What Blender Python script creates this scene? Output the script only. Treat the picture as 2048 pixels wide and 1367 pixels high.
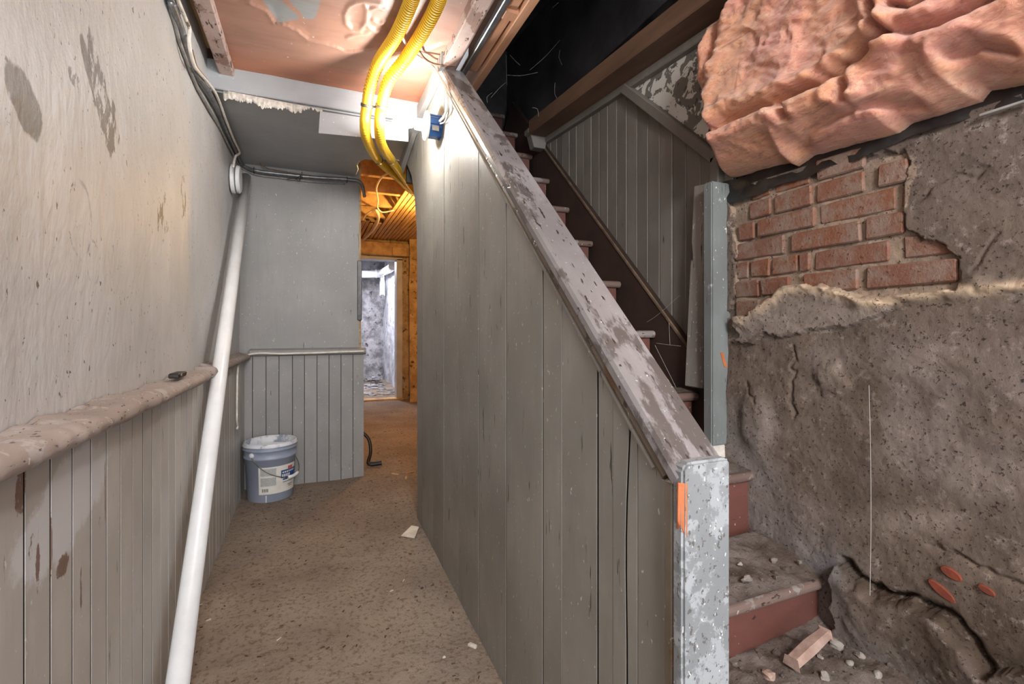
import bpy, bmesh, math, random
import numpy as np
from mathutils import Vector
random.seed(7)
for o in list(bpy.data.objects): bpy.data.objects.remove(o)
sc = bpy.context.scene
COL = sc.collection
# ------------------------------------------------------------------ camera
FPX, CX, HY, VX, H = 953.0, 1024.0, 659.0, 622.0, 1.07
TH = math.atan((CX - VX) / FPX); S, Cc = math.sin(TH), math.cos(TH)
cam = bpy.data.cameras.new('camera'); co = bpy.data.objects.new('camera', cam); COL.objects.link(co)
cam.sensor_width = 36; cam.lens = FPX / 2048 * 36; cam.shift_y = -(683.5 - HY) / 2048; cam.clip_start = .02
co.location = (0, 0, H); co.rotation_euler = (math.pi / 2, 0, -TH)
sc.camera = co
# ------------------------------------------------------------------ light
sc.view_settings.view_transform = 'Standard'; sc.view_settings.look = 'None'
sc.view_settings.gamma = 1; sc.view_settings.use_curve_mapping = False
sc.view_settings.exposure = 0.6
w = bpy.data.worlds.new('world'); sc.world = w; w.use_nodes = True
w.node_tree.nodes['Background'].inputs[0].default_value = (.94, .96, 1, 1)
w.node_tree.nodes['Background'].inputs[1].default_value = 3.1
def area(name, loc, rot, size, power, col):
    l = bpy.data.lights.new(name, 'AREA'); l.shape = 'DISK'; l.size = size; l.energy = power; l.color = col
    o = bpy.data.objects.new(name, l); COL.objects.link(o); o.location = loc; o.rotation_euler = rot; return o
# added fill light behind the camera, aimed down the passage
area('front_fill', (.15, -1.2, 2.0), (math.radians(72), 0, math.radians(-2)), .6, 40, (1, .98, .96))
# daylight lamp of the far room beyond the second doorway
area('far_room_lamp', (.75, 8.6, 2.25), (0, 0, 0), .5, 38, (.92, .93, 1))
BULB_W = 235.0      # strength of the bare bulb
WARM_W = 900.0    # strength of the warm bulb in the lath room

# ------------------------------------------------------------------ projection helpers (pixel of the photograph -> point on a known plane)
def ray(px, py):
    a, b = (px - CX) / FPX, (HY - py) / FPX
    return (S + a * Cc, Cc - a * S, b)
def onX(px, py, x): r = ray(px, py); t = x / r[0]; return Vector((x, r[1] * t, H + r[2] * t))
def onY(px, py, y): r = ray(px, py); t = y / r[1]; return Vector((r[0] * t, y, H + r[2] * t))
def onZ(px, py, z): r = ray(px, py); t = (z - H) / r[2]; return Vector((r[0] * t, r[1] * t, z))
def proj(x, y, z):
    d = x * S + y * Cc
    return CX + FPX * (x * Cc - y * S) / d, HY - FPX * (z - H) / d
# ------------------------------------------------------------------ numpy noise
def _h(ix, iy, seed):
    n = (ix.astype(np.int64) * 374761393 + iy.astype(np.int64) * 668265263 + seed * 974711) & 0x7fffffff
    n = ((n ^ (n >> 13)) * 1274126177) & 0x7fffffff
    return ((n ^ (n >> 16)) & 0xffff) / 65535.0
def vn(x, y, seed=0):
    x = np.asarray(x, float); y = np.asarray(y, float)
    ix, iy = np.floor(x), np.floor(y); fx, fy = x - ix, y - iy
    fx = fx * fx * (3 - 2 * fx); fy = fy * fy * (3 - 2 * fy)
    a, b, c, d = _h(ix, iy, seed), _h(ix + 1, iy, seed), _h(ix, iy + 1, seed), _h(ix + 1, iy + 1, seed)
    return (a * (1 - fx) + b * fx) * (1 - fy) + (c * (1 - fx) + d * fx) * fy
def fbm(x, y, seed=0, oct=4):
    t = 0; a = .5
    for i in range(oct): t = t + a * (vn(x * 2 ** i, y * 2 ** i, seed + i * 17) * 2 - 1); a *= .5
    return t
def sst(a, b, x): t = np.clip((x - a) / (b - a), 0, 1); return t * t * (3 - 2 * t)
def inpoly(px, py, poly):
    px = np.asarray(px); py = np.asarray(py); ins = np.zeros(px.shape, bool); n = len(poly)
    for i in range(n):
        x0, y0 = poly[i]; x1, y1 = poly[(i + 1) % n]
        if y0 == y1: continue
        cnd = ((y0 > py) != (y1 > py)) & (px < (x1 - x0) * (py - y0) / (y1 - y0) + x0)
        ins ^= cnd
    return ins
def dseg(px, py, pts):
    best = np.full(np.shape(px), 1e9)
    for (x0, y0), (x1, y1) in zip(pts[:-1], pts[1:]):
        dx, dy = x1 - x0, y1 - y0; t = np.clip(((px - x0) * dx + (py - y0) * dy) / (dx * dx + dy * dy), 0, 1)
        best = np.minimum(best, np.hypot(px - x0 - t * dx, py - y0 - t * dy))
    return best
# ------------------------------------------------------------------ materials
def lin(c):
    return tuple(((v / 255) / 12.92 if v / 255 <= .04045 else ((v / 255 + .055) / 1.055) ** 2.4) for v in c)
class NT:
    def __init__(s, name):
        s.m = bpy.data.materials.new(name); s.m.use_nodes = True; s.t = s.m.node_tree; s.n = s.t.nodes; s.l = s.t.links
        s.b = s.n['Principled BSDF']
    def new(s, typ, **k):
        n = s.n.new(typ)
        for a, v in k.items(): setattr(n, a, v)
        return n
    def pos(s, scale=(1, 1, 1), rnd=0.0, rot=(0, 0, 0)):
        g = s.new('ShaderNodeNewGeometry'); mp = s.new('ShaderNodeMapping'); mp.inputs['Scale'].default_value = scale
        mp.inputs['Rotation'].default_value = rot
        s.l.new(g.outputs['Position'], mp.inputs['Vector'])
        if rnd:
            oi = s.new('ShaderNodeObjectInfo'); ml = s.new('ShaderNodeMath', operation='MULTIPLY'); ml.inputs[1].default_value = rnd
            s.l.new(oi.outputs['Random'], ml.inputs[0]); cb = s.new('ShaderNodeCombineXYZ')
            for i in range(3): s.l.new(ml.outputs[0], cb.inputs[i])
            s.l.new(cb.outputs[0], mp.inputs['Location'])
        return mp.outputs[0]
    def noise(s, v, scale, detail=4, rough=.55, dist=0):
        n = s.new('ShaderNodeTexNoise'); n.inputs['Scale'].default_value = scale; n.inputs['Detail'].default_value = detail
        n.inputs['Roughness'].default_value = rough; n.inputs['Distortion'].default_value = dist
        s.l.new(v, n.inputs['Vector']); return n.outputs['Fac']
    def ramp(s, f, a, b):
        r = s.new('ShaderNodeMapRange'); r.interpolation_type = 'SMOOTHSTEP'
        r.inputs['From Min'].default_value = a; r.inputs['From Max'].default_value = b
        s.l.new(f, r.inputs['Value']); return r.outputs[0]
    def mix(s, f, a, b, mode='MIX'):
        m = s.new('ShaderNodeMix', data_type='RGBA', blend_type=mode)
        for k, v in ((0, f), (6, a), (7, b)):
            if isinstance(v, (int, float)): m.inputs[k].default_value = v
            elif isinstance(v, tuple): m.inputs[k].default_value = (*v[:3], 1)
            else: s.l.new(v, m.inputs[k])
        return m.outputs[2]
    def math(s, op, a, b=None):
        m = s.new('ShaderNodeMath', operation=op)
        for i, v in enumerate((a, b)):
            if v is None: continue
            if isinstance(v, (int, float)): m.inputs[i].default_value = v
            else: s.l.new(v, m.inputs[i])
        return m.outputs[0]
    def bump(s, f, strength=.3, dist=.01, prev=None):
        b = s.new('ShaderNodeBump'); b.inputs['Strength'].default_value = strength; b.inputs['Distance'].default_value = dist
        s.l.new(f, b.inputs['Height'])
        if prev is not None: s.l.new(prev, b.inputs['Normal'])
        return b.outputs[0]
    def out(s, col, rough=.6, nrm=None, metal=0, spec=.5):
        if isinstance(col, tuple): s.b.inputs['Base Color'].default_value = (*col[:3], 1)
        else: s.l.new(col, s.b.inputs['Base Color'])
        if isinstance(rough, (int, float)): s.b.inputs['Roughness'].default_value = rough
        else: s.l.new(rough, s.b.inputs['Roughness'])
        s.b.inputs['Metallic'].default_value = metal; s.b.inputs['Specular IOR Level'].default_value = spec
        if nrm is not None: s.l.new(nrm, s.b.inputs['Normal'])
        return s.m
def paint(name, base, var, dark, light, stretch=(1, 1, .12), rough=.5, sd=.66, sl=.70, wear=None, wa=.62, rnd=9.0, bump=.25, vary=.10, fine=60, ws=7, wst=(1, 1, 1), lf=95):
    """old paint: cloudy tone, brushed streaks, dark nicks and pale specks, optional worn patches"""
    t = NT(name); p = t.pos(rnd=rnd); ps = t.pos(stretch, rnd=rnd)
    c = t.mix(t.ramp(t.noise(p, 3.5, 5), .3, .7), base, var)
    st = t.noise(ps, 34, 5, .6); c = t.mix(t.ramp(st, .35, .8), c, t.mix(.5, c, var))
    if wear:
        wm = t.ramp(t.noise(t.pos(wst, rnd=rnd), ws, 8, .7), wa, wa + .05); c = t.mix(wm, c, wear)
    d = t.noise(ps, fine, 3, .6); dm = t.ramp(d, sd, sd + .05); c = t.mix(dm, c, dark)
    l = t.noise(t.pos((1, 1, .6), rnd=rnd + 3), lf, 2); lm = t.ramp(l, sl, sl + .04); c = t.mix(lm, c, light)
    if vary:
        oi = t.new('ShaderNodeObjectInfo'); f = t.math('ADD', t.math('MULTIPLY', oi.outputs['Random'], 2 * vary), 1 - vary)
        hs = t.new('ShaderNodeHueSaturation'); t.l.new(f, hs.inputs['Value']); t.l.new(c, hs.inputs['Color']); c = hs.outputs[0]
    n = t.bump(t.math('SUBTRACT', st, t.math('MULTIPLY', dm, .8)), bump, .004)
    return t.out(c, rough, n)
def plain(name, base, var=None, scale=8, rough=.55, bump=.15, bscale=60, metal=0, spec=.5, rnd=5.0, stretch=(1, 1, 1), bd=.003, lo=.3, hi=.7):
    t = NT(name); p = t.pos(stretch, rnd=rnd); c = base
    if var: c = t.mix(t.ramp(t.noise(p, scale, 6, .65), lo, hi), base, var)
    n = t.bump(t.noise(p, bscale, 4), bump, bd) if bump else None
    return t.out(c, rough, n, metal, spec)
M = {}
M['wains'] = paint('grey_wainscot_paint', lin((184, 181, 176)), lin((166, 163, 158)), lin((88, 83, 79)), lin((200, 198, 194)), sd=.68, vary=.05, rough=.42)
M['back'] = paint('grey_back_paint', lin((153, 151, 149)), lin((138, 137, 135)), lin((85, 86, 86)), lin((190, 192, 190)), sd=.70, vary=.03, rough=.5)
M['part'] = paint('grey_partition_paint', lin((150, 148, 142)), lin((131, 129, 123)), lin((72, 70, 66)), lin((192, 192, 188)), sd=.665, vary=.05, rough=.5, wear=lin((112, 108, 100)), wa=.70)
M['stairpanel'] = paint('dusky_panel_paint', lin((130, 125, 118)), lin((110, 105, 99)), lin((52, 50, 48)), lin((150, 150, 148)), sd=.69, sl=.73, vary=.07, rough=.6)
M['newel'] = paint('pale_newel_paint', lin((134, 138, 141)), lin((120, 124, 127)), lin((96, 94, 91)), lin((206, 209, 212)), stretch=(1, 1, .7), sd=.605, sl=.69, rough=.33, vary=0, bump=.4, fine=120, lf=150, wear=lin((153, 158, 162)), wa=.5, ws=16)
M['cap'] = paint('worn_cap_paint', lin((150, 147, 148)), lin((122, 118, 118)), lin((58, 52, 50)), lin((190, 190, 194)), stretch=(1, .25, .25), sd=.63, sl=.695, rough=.33, wear=lin((92, 86, 84)), wa=.53, ws=9, wst=(1, .35, .35), vary=0, bump=.35, fine=90, lf=140)
M['mould'] = paint('brown_worn_moulding', lin((122, 114, 104)), lin((92, 80, 66)), lin((54, 44, 35)), lin((170, 165, 158)), stretch=(1, .3, .3), sd=.58, wear=lin((96, 68, 44)), wa=.57, rough=.4, vary=0, bump=.4)
M['trimw'] = paint('pale_trim_paint', lin((168, 171, 175)), lin((152, 155, 159)), lin((110, 108, 106)), lin((222, 224, 226)), stretch=(.2, 1, 1), sd=.72, rough=.5, vary=0)
M['soffit'] = plain('grey_soffit_paint', lin((172, 174, 175)), lin((156, 158, 159)), 3, .38, .35, 45)
M['post'] = paint('grey_green_post_paint', lin((124, 131, 130)), lin((106, 110, 109)), lin((70, 68, 64)), lin((200, 202, 200)), sd=.66, wear=lin((168, 172, 172)), wa=.60, rough=.5, vary=0, bump=.4)
M['board'] = paint('dusty_board_paint', lin((152, 148, 142)), lin((128, 123, 117)), lin((62, 58, 54)), lin((188, 186, 182)), sd=.64, sl=.66, rough=.6, vary=0, bump=.5)
M['riser'] = paint('red_brown_riser_paint', lin((112, 70, 62)), lin((94, 60, 53)), lin((60, 42, 38)), lin((170, 148, 142)), stretch=(.5, 1, 1), sd=.70, sl=.70, wear=lin((122, 92, 85)), wa=.60, rough=.55, vary=.05)
M['tread'] = paint('dusty_tread_paint', lin((118, 100, 92)), lin((98, 78, 70)), lin((60, 46, 40)), lin((176, 166, 160)), stretch=(.4, 1, 1), sd=.64, wear=lin((142, 134, 130)), wa=.52, rough=.7, vary=.05)
M['skirt'] = plain('dark_brown_skirt', lin((62, 46, 38)), lin((42, 32, 28)), 9, .6, .3, 40, stretch=(1, .5, .5))
M['skirtedge'] = plain('worn_skirt_edge', lin((128, 108, 90)), lin((86, 72, 60)), 16, .6, .3, 40)
M['soot'] = plain('black_sooty_board', lin((82, 80, 82)), lin((50, 49, 53)), 3.5, .5, .3, 40)
M['beam'] = plain('brown_timber', lin((124, 96, 76)), lin((92, 68, 54)), 7, .6, .3, 30, stretch=(1, .2, 1))
M['joist'] = plain('raw_joist_timber', lin((216, 166, 132)), lin((184, 134, 102)), 9, .65, .3, 40, stretch=(1, .12, 1))
M['lath'] = plain('lath_wood', lin((222, 184, 130)), lin((176, 136, 92)), 9, .7, .3, 50, stretch=(1, .15, 1))
M['rawwood'] = plain('split_raw_wood', lin((184, 108, 66)), lin((158, 86, 48)), 18, .6, .3, 50)
M['metal'] = plain('galvanised_strip', lin((150, 154, 158)), lin((112, 116, 120)), 12, .35, .2, 40, metal=.7)
M['steel'] = plain('armoured_cable_steel', lin((150, 152, 154)), lin((112, 114, 116)), 30, .35, .1, 80, metal=.5)
M['greycable'] = plain('grey_cable', lin((150, 148, 144)), lin((120, 118, 114)), 30, .5, .1, 80)
M['whitecable'] = plain('white_cable', lin((232, 228, 220)), lin((206, 198, 186)), 25, .5, .1, 80)
M['tancable'] = plain('tan_cable', lin((120, 92, 70)), lin((92, 68, 52)), 25, .5, .1, 80)
M['pvc'] = plain('white_pvc', lin((236, 238, 240)), lin((222, 223, 224)), 6, .28, .05, 50)
M['yellow'] = plain('yellow_jacket', lin((240, 196, 50)), lin((226, 180, 42)), 10, .5, .05, 90)
M['clamp'] = plain('dull_clamp', lin((128, 124, 116)), lin((90, 86, 80)), 30, .4, .1, 60, metal=.6)
M['blue'] = plain('blue_plastic', lin((20, 84, 150)), lin((16, 70, 130)), 20, .4, .1, 60)
M['cream'] = plain('cream_porcelain', lin((238, 234, 220)), None, rough=.3, bump=0)
M['paper'] = plain('dirty_paper', lin((224, 220, 210)), lin((196, 188, 176)), 20, .7, .1, 60)
M['black'] = plain('black_rubber', lin((24, 22, 22)), lin((38, 34, 32)), 20, .5, .2, 60)
M['bucket'] = plain('blue_grey_plastic', lin((158, 168, 186)), lin((144, 155, 174)), 7, .4, .1, 40)
M['rim'] = plain('paint_smeared_rim', lin((224, 226, 232)), lin((150, 158, 174)), 12, .4, .15, 40, lo=.48, hi=.62)
M['innerpaint'] = plain('white_paint_lining', lin((232, 232, 234)), lin((214, 214, 218)), 9, .45, .1, 40)
M['labelw'] = plain('label_paper', lin((226, 224, 216)), lin((214, 212, 204)), 20, .5, 0)
M['labelb'] = plain('label_blue', lin((36, 84, 150)), lin((30, 70, 130)), 40, .5, 0)
M['labelg'] = plain('label_grey_print', lin((186, 188, 186)), lin((160, 162, 160)), 300, .5, 0, lo=.45, hi=.55)
M['labelk'] = plain('label_dark_print', lin((86, 88, 92)), None, rough=.5, bump=0)
M['labelr'] = plain('label_red', lin((190, 92, 90)), None, rough=.5, bump=0)
M['labelt'] = plain('label_tan', lin((168, 110, 60)), None, rough=.5, bump=0)
M['stone'] = plain('grey_rubble_stone', lin((158, 152, 146)), lin((120, 110, 102)), 20, .85, .6, 70)
M['pinkbrick'] = plain('pink_brick_piece', lin((180, 154, 142)), lin((146, 118, 106)), 24, .85, .4, 70)
M['chip'] = plain('white_plaster_chip', lin((222, 216, 206)), lin((190, 182, 172)), 40, .8, .3, 90)
M['litter'] = plain('dark_litter', lin((92, 72, 56)), lin((60, 46, 36)), 60, .8, .2, 90)
M['web'] = plain('cobweb_thread', lin((190, 188, 184)), None, rough=.8, bump=0)
M['grime'] = plain('joint_grime', lin((28, 26, 24)), lin((20, 19, 18)), 20, .95, 0, spec=.1)
M['sill'] = plain('black_tarred_sill', lin((26, 25, 25)), lin((52, 52, 52)), 12, .35, .5, 40, lo=.4, hi=.75)
def m_leftwall():
    t = NT('grey_gloss_plaster'); p = t.pos(); ps = t.pos((1, 1, .1))
    c = t.mix(t.ramp(t.noise(p, 1.6, 6, .6), .35, .68), lin((196, 196, 196)), lin((180, 180, 179)))
    st = t.noise(ps, 16, 5, .6); c = t.mix(t.math('MULTIPLY', t.ramp(st, .5, .8), .45), c, lin((204, 204, 204)))
    sp = t.noise(t.pos((1, 1, .6)), 80, 3, .6); c = t.mix(t.ramp(sp, .665, .70), c, lin((104, 100, 96)))
    g = t.new('ShaderNodeNewGeometry'); sx = t.new('ShaderNodeSeparateXYZ'); t.l.new(g.outputs['Position'], sx.inputs[0])
    wn = t.math('SUBTRACT', t.noise(t.pos((1, 1, .5)), 24, 7, .75), .5); rag = t.noise(t.pos((1, 1, .4), rot=(.5, 0, 0)), 42, 6, .7)
    def blob(px, py, ry, rz, shear=0.0, solid=.5, amp=1.2):
        q = onX(px, py, -.42)
        dz = t.math('SUBTRACT', sx.outputs[2], q.z)
        dy = t.math('ADD', t.math('SUBTRACT', sx.outputs[1], q.y), t.math('MULTIPLY', dz, shear))
        e = t.math('SQRT', t.math('ADD', t.math('POWER', t.math('DIVIDE', dy, ry), 2.0), t.math('POWER', t.math('DIVIDE', dz, rz), 2.0)))
        e = t.math('ADD', e, t.math('MULTIPLY', wn, amp))
        m = t.ramp(e, 1.0, .86)
        if solid < 1: m = t.math('MULTIPLY', m, t.ramp(rag, solid, solid - .05))
        return m
    dk = lin((80, 74, 69))
    for a in ((48, 205, .050, .055, .45, 1.0, .9), (175, 125, .022, .05, .5, .64, 1.2), (205, 200, .055, .11, .55, .56, 1.3), (232, 245, .02, .05, .4, .56, 1.2),
              (326, 430, .07, .085, .1, .46, 1.3), (368, 400, .035, .10, .1, .5, 1.4), (150, 160, .03, .02, .5, .52, 1.2)):
        c = t.mix(t.math('MULTIPLY', blob(*a), .85), c, dk)
    c = t.mix(t.math('MULTIPLY', blob(110, 285, .035, .13, -.15, 1.0, .5), .55), c, lin((206, 207, 208)))
    # faint blue chalk loops
    for px, py, ry, rz in ((160, 440, .05, .075), (185, 525, .028, .045), (222, 520, .02, .035)):
        q = onX(px, py, -.42)
        dz = t.math('SUBTRACT', sx.outputs[2], q.z); dy = t.math('SUBTRACT', sx.outputs[1], q.y)
        e = t.math('SQRT', t.math('ADD', t.math('POWER', t.math('DIVIDE', dy, ry), 2.0), t.math('POWER', t.math('DIVIDE', dz, rz), 2.0)))
        e = t.math('ABSOLUTE', t.math('SUBTRACT', t.math('ADD', e, t.math('MULTIPLY', wn, .5)), 1.0))
        c = t.mix(t.math('MULTIPLY', t.ramp(e, .09, .03), t.math('MULTIPLY', t.ramp(rag, .42, .55), .6)), c, lin((122, 134, 150)))
    n = t.bump(t.noise(t.pos((1, 1, .6)), 38, 6, .6), .42, .007)
    n = t.bump(st, .12, .003, n)
    return t.out(c, .5, n)
M['leftwall'] = m_leftwall()
def scraped():
    m = M['wains']; t = NT.__new__(NT); t.m = m; t.t = m.node_tree; t.n = t.t.nodes; t.l = t.t.links; t.b = t.n['Principled BSDF']
    c = t.b.inputs['Base Color'].links[0].from_socket
    g = t.new('ShaderNodeNewGeometry'); sx = t.new('ShaderNodeSeparateXYZ'); t.l.new(g.outputs['Position'], sx.inputs[0])
    wn = t.math('SUBTRACT', t.noise(t.pos((1, 1, .7)), 13, 7, .7), .5); rag = t.noise(t.pos((1, 1, .5)), 30, 6, .7)
    wf = t.math('SUBTRACT', t.noise(t.pos((1, 1, .5)), 45, 6, .7), .5)
    def blob(px, py, ry, rz, shear, amp, wn=wn):
        q = onX(px, py, -.39); dz = t.math('SUBTRACT', sx.outputs[2], q.z)
        dy = t.math('ADD', t.math('SUBTRACT', sx.outputs[1], q.y), t.math('MULTIPLY', dz, shear))
        e = t.math('SQRT', t.math('ADD', t.math('POWER', t.math('DIVIDE', dy, ry), 2.0), t.math('POWER', t.math('DIVIDE', dz, rz), 2.0)))
        return t.ramp(t.math('ADD', e, t.math('MULTIPLY', wn, amp)), 1.0, .8)
    c = t.mix(t.math('MULTIPLY', blob(140, 1000, .17, .10, -.9, 1.3), .8), c, lin((202, 204, 208)))
    for px, py, ry, rz in ((125, 1130, .022, .018), (62, 1095, .012, .02), (102, 1100, .004, .06), (200, 1045, .005, .012), (75, 1150, .006, .045), (40, 970, .015, .05), (162, 1180, .004, .035), (210, 990, .003, .07)):
        c = t.mix(t.math('MULTIPLY', t.math('MULTIPLY', blob(px, py, ry, rz, 0.0, 2.6, wf), t.ramp(rag, .40, .46)), .9), c, lin((112, 84, 72)))
    t.l.new(c, t.b.inputs['Base Color'])
scraped()
def m_floor():
    t = NT('trodden_dirt'); p = t.pos(); pr = t.pos((1, .45, 1), rot=(0, 0, .5))
    c = t.mix(t.ramp(t.noise(p, 2.2, 6, .6), .35, .65), lin((162, 147, 132)), lin((140, 126, 114)))
    c = t.mix(t.math('MULTIPLY', t.ramp(t.noise(p, 60, 5, .7), .48, .66), .75), c, lin((108, 87, 70)))
    k = t.ramp(t.noise(pr, 26, 6, .75), .62, .70); c = t.mix(t.math('MULTIPLY', k, .75), c, lin((84, 64, 50)))
    c = t.mix(t.ramp(t.noise(p, 130, 2), .74, .77), c, lin((206, 196, 182)))
    n = t.bump(t.noise(p, 70, 6, .7), .8, .012); n = t.bump(k, -.35, .004, n)
    return t.out(c, .9, n, spec=.2)
M['floor'] = m_floor()
def m_dust():
    t = NT('grey_rubble_dust'); p = t.pos()
    c = t.mix(t.ramp(t.noise(p, 14, 6, .65), .35, .65), lin((134, 124, 118)), lin((104, 92, 84)))
    c = t.mix(t.ramp(t.noise(p, 90, 5, .7), .56, .70), c, lin((70, 60, 54))); c = t.mix(t.ramp(t.noise(p, 110, 3), .70, .74), c, lin((190, 182, 176)))
    return t.out(c, .95, t.bump(t.noise(p, 80, 6, .75), .8, .01), spec=.1)
M['dust'] = m_dust()
def m_masonry():
    t = NT('crumbling_plaster'); p = t.pos(); a = t.new('ShaderNodeAttribute', attribute_name='tint')
    c = a.outputs['Color']
    c = t.mix(t.math('MULTIPLY', t.ramp(t.noise(p, 12, 6, .65), .4, .68), .5), c, t.mix(.62, c, (.02, .015, .012)))
    c = t.mix(t.math('MULTIPLY', t.ramp(t.noise(p, 34, 6, .7), .56, .68), .5), c, lin((172, 160, 152)))
    pore = t.ramp(t.noise(p, 120, 4, .7), .58, .64); c = t.mix(t.math('MULTIPLY', pore, .8), c, lin((44, 37, 32)))
    n = t.bump(t.noise(p, 60, 8, .8), .6, .010); n = t.bump(pore, -.7, .005, n)
    return t.out(c, .92, n, spec=.15)
M['mason'] = m_masonry()
def m_brick():
    t = NT('old_red_brick'); p = t.pos(rnd=6.0); oi = t.new('ShaderNodeObjectInfo')
    c = t.mix(oi.outputs['Random'], lin((122, 88, 75)), lin((130, 84, 62)))
    c = t.mix(t.ramp(t.noise(p, 16, 6, .7), .40, .64), c, lin((134, 114, 102)))
    c = t.mix(t.ramp(t.noise(p, 80, 4), .62, .7), c, lin((92, 62, 50)))
    return t.out(c, .9, t.bump(t.noise(p, 80, 6, .7), .7, .006), spec=.15)
M['brick'] = m_brick()
def m_insul():
    t = NT('pink_fibre_batt'); p = t.pos(); pf = t.pos((1, .22, 1), rot=(.5, 0, 0)); pg = t.pos((1, .3, 1), rot=(-.5, 0, 0))
    c = t.mix(t.ramp(t.noise(p, 4.5, 5, .6, 1.0), .35, .66), lin((228, 166, 130)), lin((216, 152, 136)))
    c = t.mix(t.math('MULTIPLY', t.ramp(t.noise(pf, 26, 6, .7, 1.5), .48, .7), .7), c, lin((242, 198, 168)))
    c = t.mix(t.math('MULTIPLY', t.ramp(t.noise(pg, 18, 6, .7, 1.8), .52, .68), .7), c, lin((158, 98, 70)))
    c = t.mix(t.math('MULTIPLY', t.ramp(t.noise(pf, 85, 6, .75, 2.5), .5, .66), .45), c, lin((150, 92, 66)))
    n = t.bump(t.noise(pf, 60, 8, .75, 2.5), .7, .012); n = t.bump(t.noise(p, 14, 5, .6, 1.5), .4, .02, n)
    t.b.inputs['Sheen Weight'].default_value = .3; t.b.inputs['Subsurface Weight'].default_value = .5; t.b.inputs['Subsurface Radius'].default_value = (1, .6, .4); t.b.inputs['Subsurface Scale'].default_value = .03
    return t.out(c, .95, n, spec=.1)
M['insul'] = m_insul()
def m_peel():
    t = NT('peeling_white_paint'); p = t.pos()
    a = t.noise(p, 22, 4, .55, .6); m = t.ramp(a, .50, .515)
    c = t.mix(m, lin((206, 204, 198)), lin((112, 108, 102)))
    c = t.mix(t.math('MULTIPLY', t.ramp(t.noise(p, 34, 3), .6, .62), m), c, lin((76, 72, 68)))
    return t.out(c, .7, t.bump(m, -.6, .006))
M['peel'] = m_peel()
def m_sheet():
    t = NT('copper_brown_sheet'); p = t.pos(); ps = t.pos((.25, 1, 1))
    a = t.new('ShaderNodeAttribute', attribute_name='tint')
    c = t.mix(t.math('MULTIPLY', t.ramp(t.noise(ps, 14, 6, .65), .4, .7), .4), a.outputs['Color'], lin((128, 92, 78)))
    c = t.mix(t.ramp(t.noise(p, 60, 2), .73, .76), c, lin((210, 196, 188)))
    return t.out(c, .5, t.bump(t.noise(p, 50, 4), .12, .003))
M['sheet'] = m_sheet()
def m_stonewall(name, a, b, d, sc=6):
    t = NT(name); p = t.pos()
    c = t.mix(t.ramp(t.noise(p, sc, 7, .7), .38, .6), a, b); c = t.mix(t.ramp(t.noise(p, sc * 2.4, 6, .7), .56, .66), c, d)
    return t.out(c, .9, t.bump(t.noise(p, sc * 3, 6, .7), .8, .03), spec=.2)
M['farwall'] = m_stonewall('far_mottled_wall', lin((190, 190, 196)), lin((128, 126, 130)), lin((70, 66, 68)), 4)
M['farwhite'] = m_stonewall('far_whitewash', lin((222, 224, 232)), lin((190, 190, 198)), lin((120, 116, 118)), 3)
M['roomstone'] = m_stonewall('lath_room_stone', lin((216, 190, 152)), lin((182, 152, 114)), lin((96, 74, 54)), 5)
M['doorframe'] = plain('pale_door_frame', lin((206, 206, 210)), lin((186, 184, 186)), 6, .5, .1, 40)
def m_emit(name, col, st):
    t = NT(name); t.b.inputs['Emission Color'].default_value = (*col, 1); t.b.inputs['Emission Strength'].default_value = st
    return t.out((.9, .9, .9), .4)
M['bulb'] = m_emit('lit_bulb_glass', (1, .97, .93), BULB_W)
M['warmbulb'] = m_emit('warm_bulb_glass', (1, .56, .16), WARM_W)
M['window'] = m_emit('daylit_window_pane', (.9, .95, 1), 2.0)

# ------------------------------------------------------------------ object helpers
LOC = {}
def obj(name, verts, faces, mat, parent=None, smooth=False, origin=None, bevel=0.0, tint=None, segs=1):
    v = np.array([tuple(q) for q in verts], float)
    org = Vector(origin) if origin is not None else Vector(((v[:, 0].min() + v[:, 0].max()) / 2, (v[:, 1].min() + v[:, 1].max()) / 2, v[:, 2].min()))
    me = bpy.data.meshes.new(name); me.from_pydata([tuple(q) for q in (v - np.array(org))], [], [tuple(int(i) for i in f) for f in faces]); me.update()
    bm = bmesh.new(); bm.from_mesh(me)
    if bevel: bmesh.ops.bevel(bm, geom=list(bm.edges), offset=bevel, segments=segs, affect='EDGES', clamp_overlap=True)
    if tint is None: bmesh.ops.recalc_face_normals(bm, faces=bm.faces)
    bm.to_mesh(me); bm.free()
    if smooth: me.polygons.foreach_set('use_smooth', [True] * len(me.polygons))
    if tint is not None:
        a = me.color_attributes.new('tint', 'FLOAT_COLOR', 'POINT')
        a.data.foreach_set('color', np.concatenate([tint, np.ones((len(tint), 1))], 1).astype(np.float32).ravel())
    me.materials.append(M[mat] if isinstance(mat, str) else mat)
    o = bpy.data.objects.new(name, me); COL.objects.link(o); LOC[o] = org
    if parent is not None: o.parent = parent; o.location = org - LOC[parent]
    else: o.location = org
    return o
def empty(name, loc):
    o = bpy.data.objects.new(name, None); COL.objects.link(o); o.location = loc; LOC[o] = Vector(loc); o.empty_display_size = .05; return o
def tag(o, label, cat, group=None):
    o['label'] = label; o['category'] = cat
    if group: o['group'] = group
    return o
def struct(o): o['kind'] = 'structure'; return o
def stuff(o): o['kind'] = 'stuff'; return o
def bxv(x0, x1, y0, y1, z0, z1):
    return [(x0, y0, z0), (x1, y0, z0), (x1, y1, z0), (x0, y1, z0), (x0, y0, z1), (x1, y0, z1), (x1, y1, z1), (x0, y1, z1)]
BF = [(0, 3, 2, 1), (4, 5, 6, 7), (0, 1, 5, 4), (1, 2, 6, 5), (2, 3, 7, 6), (3, 0, 4, 7)]
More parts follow.
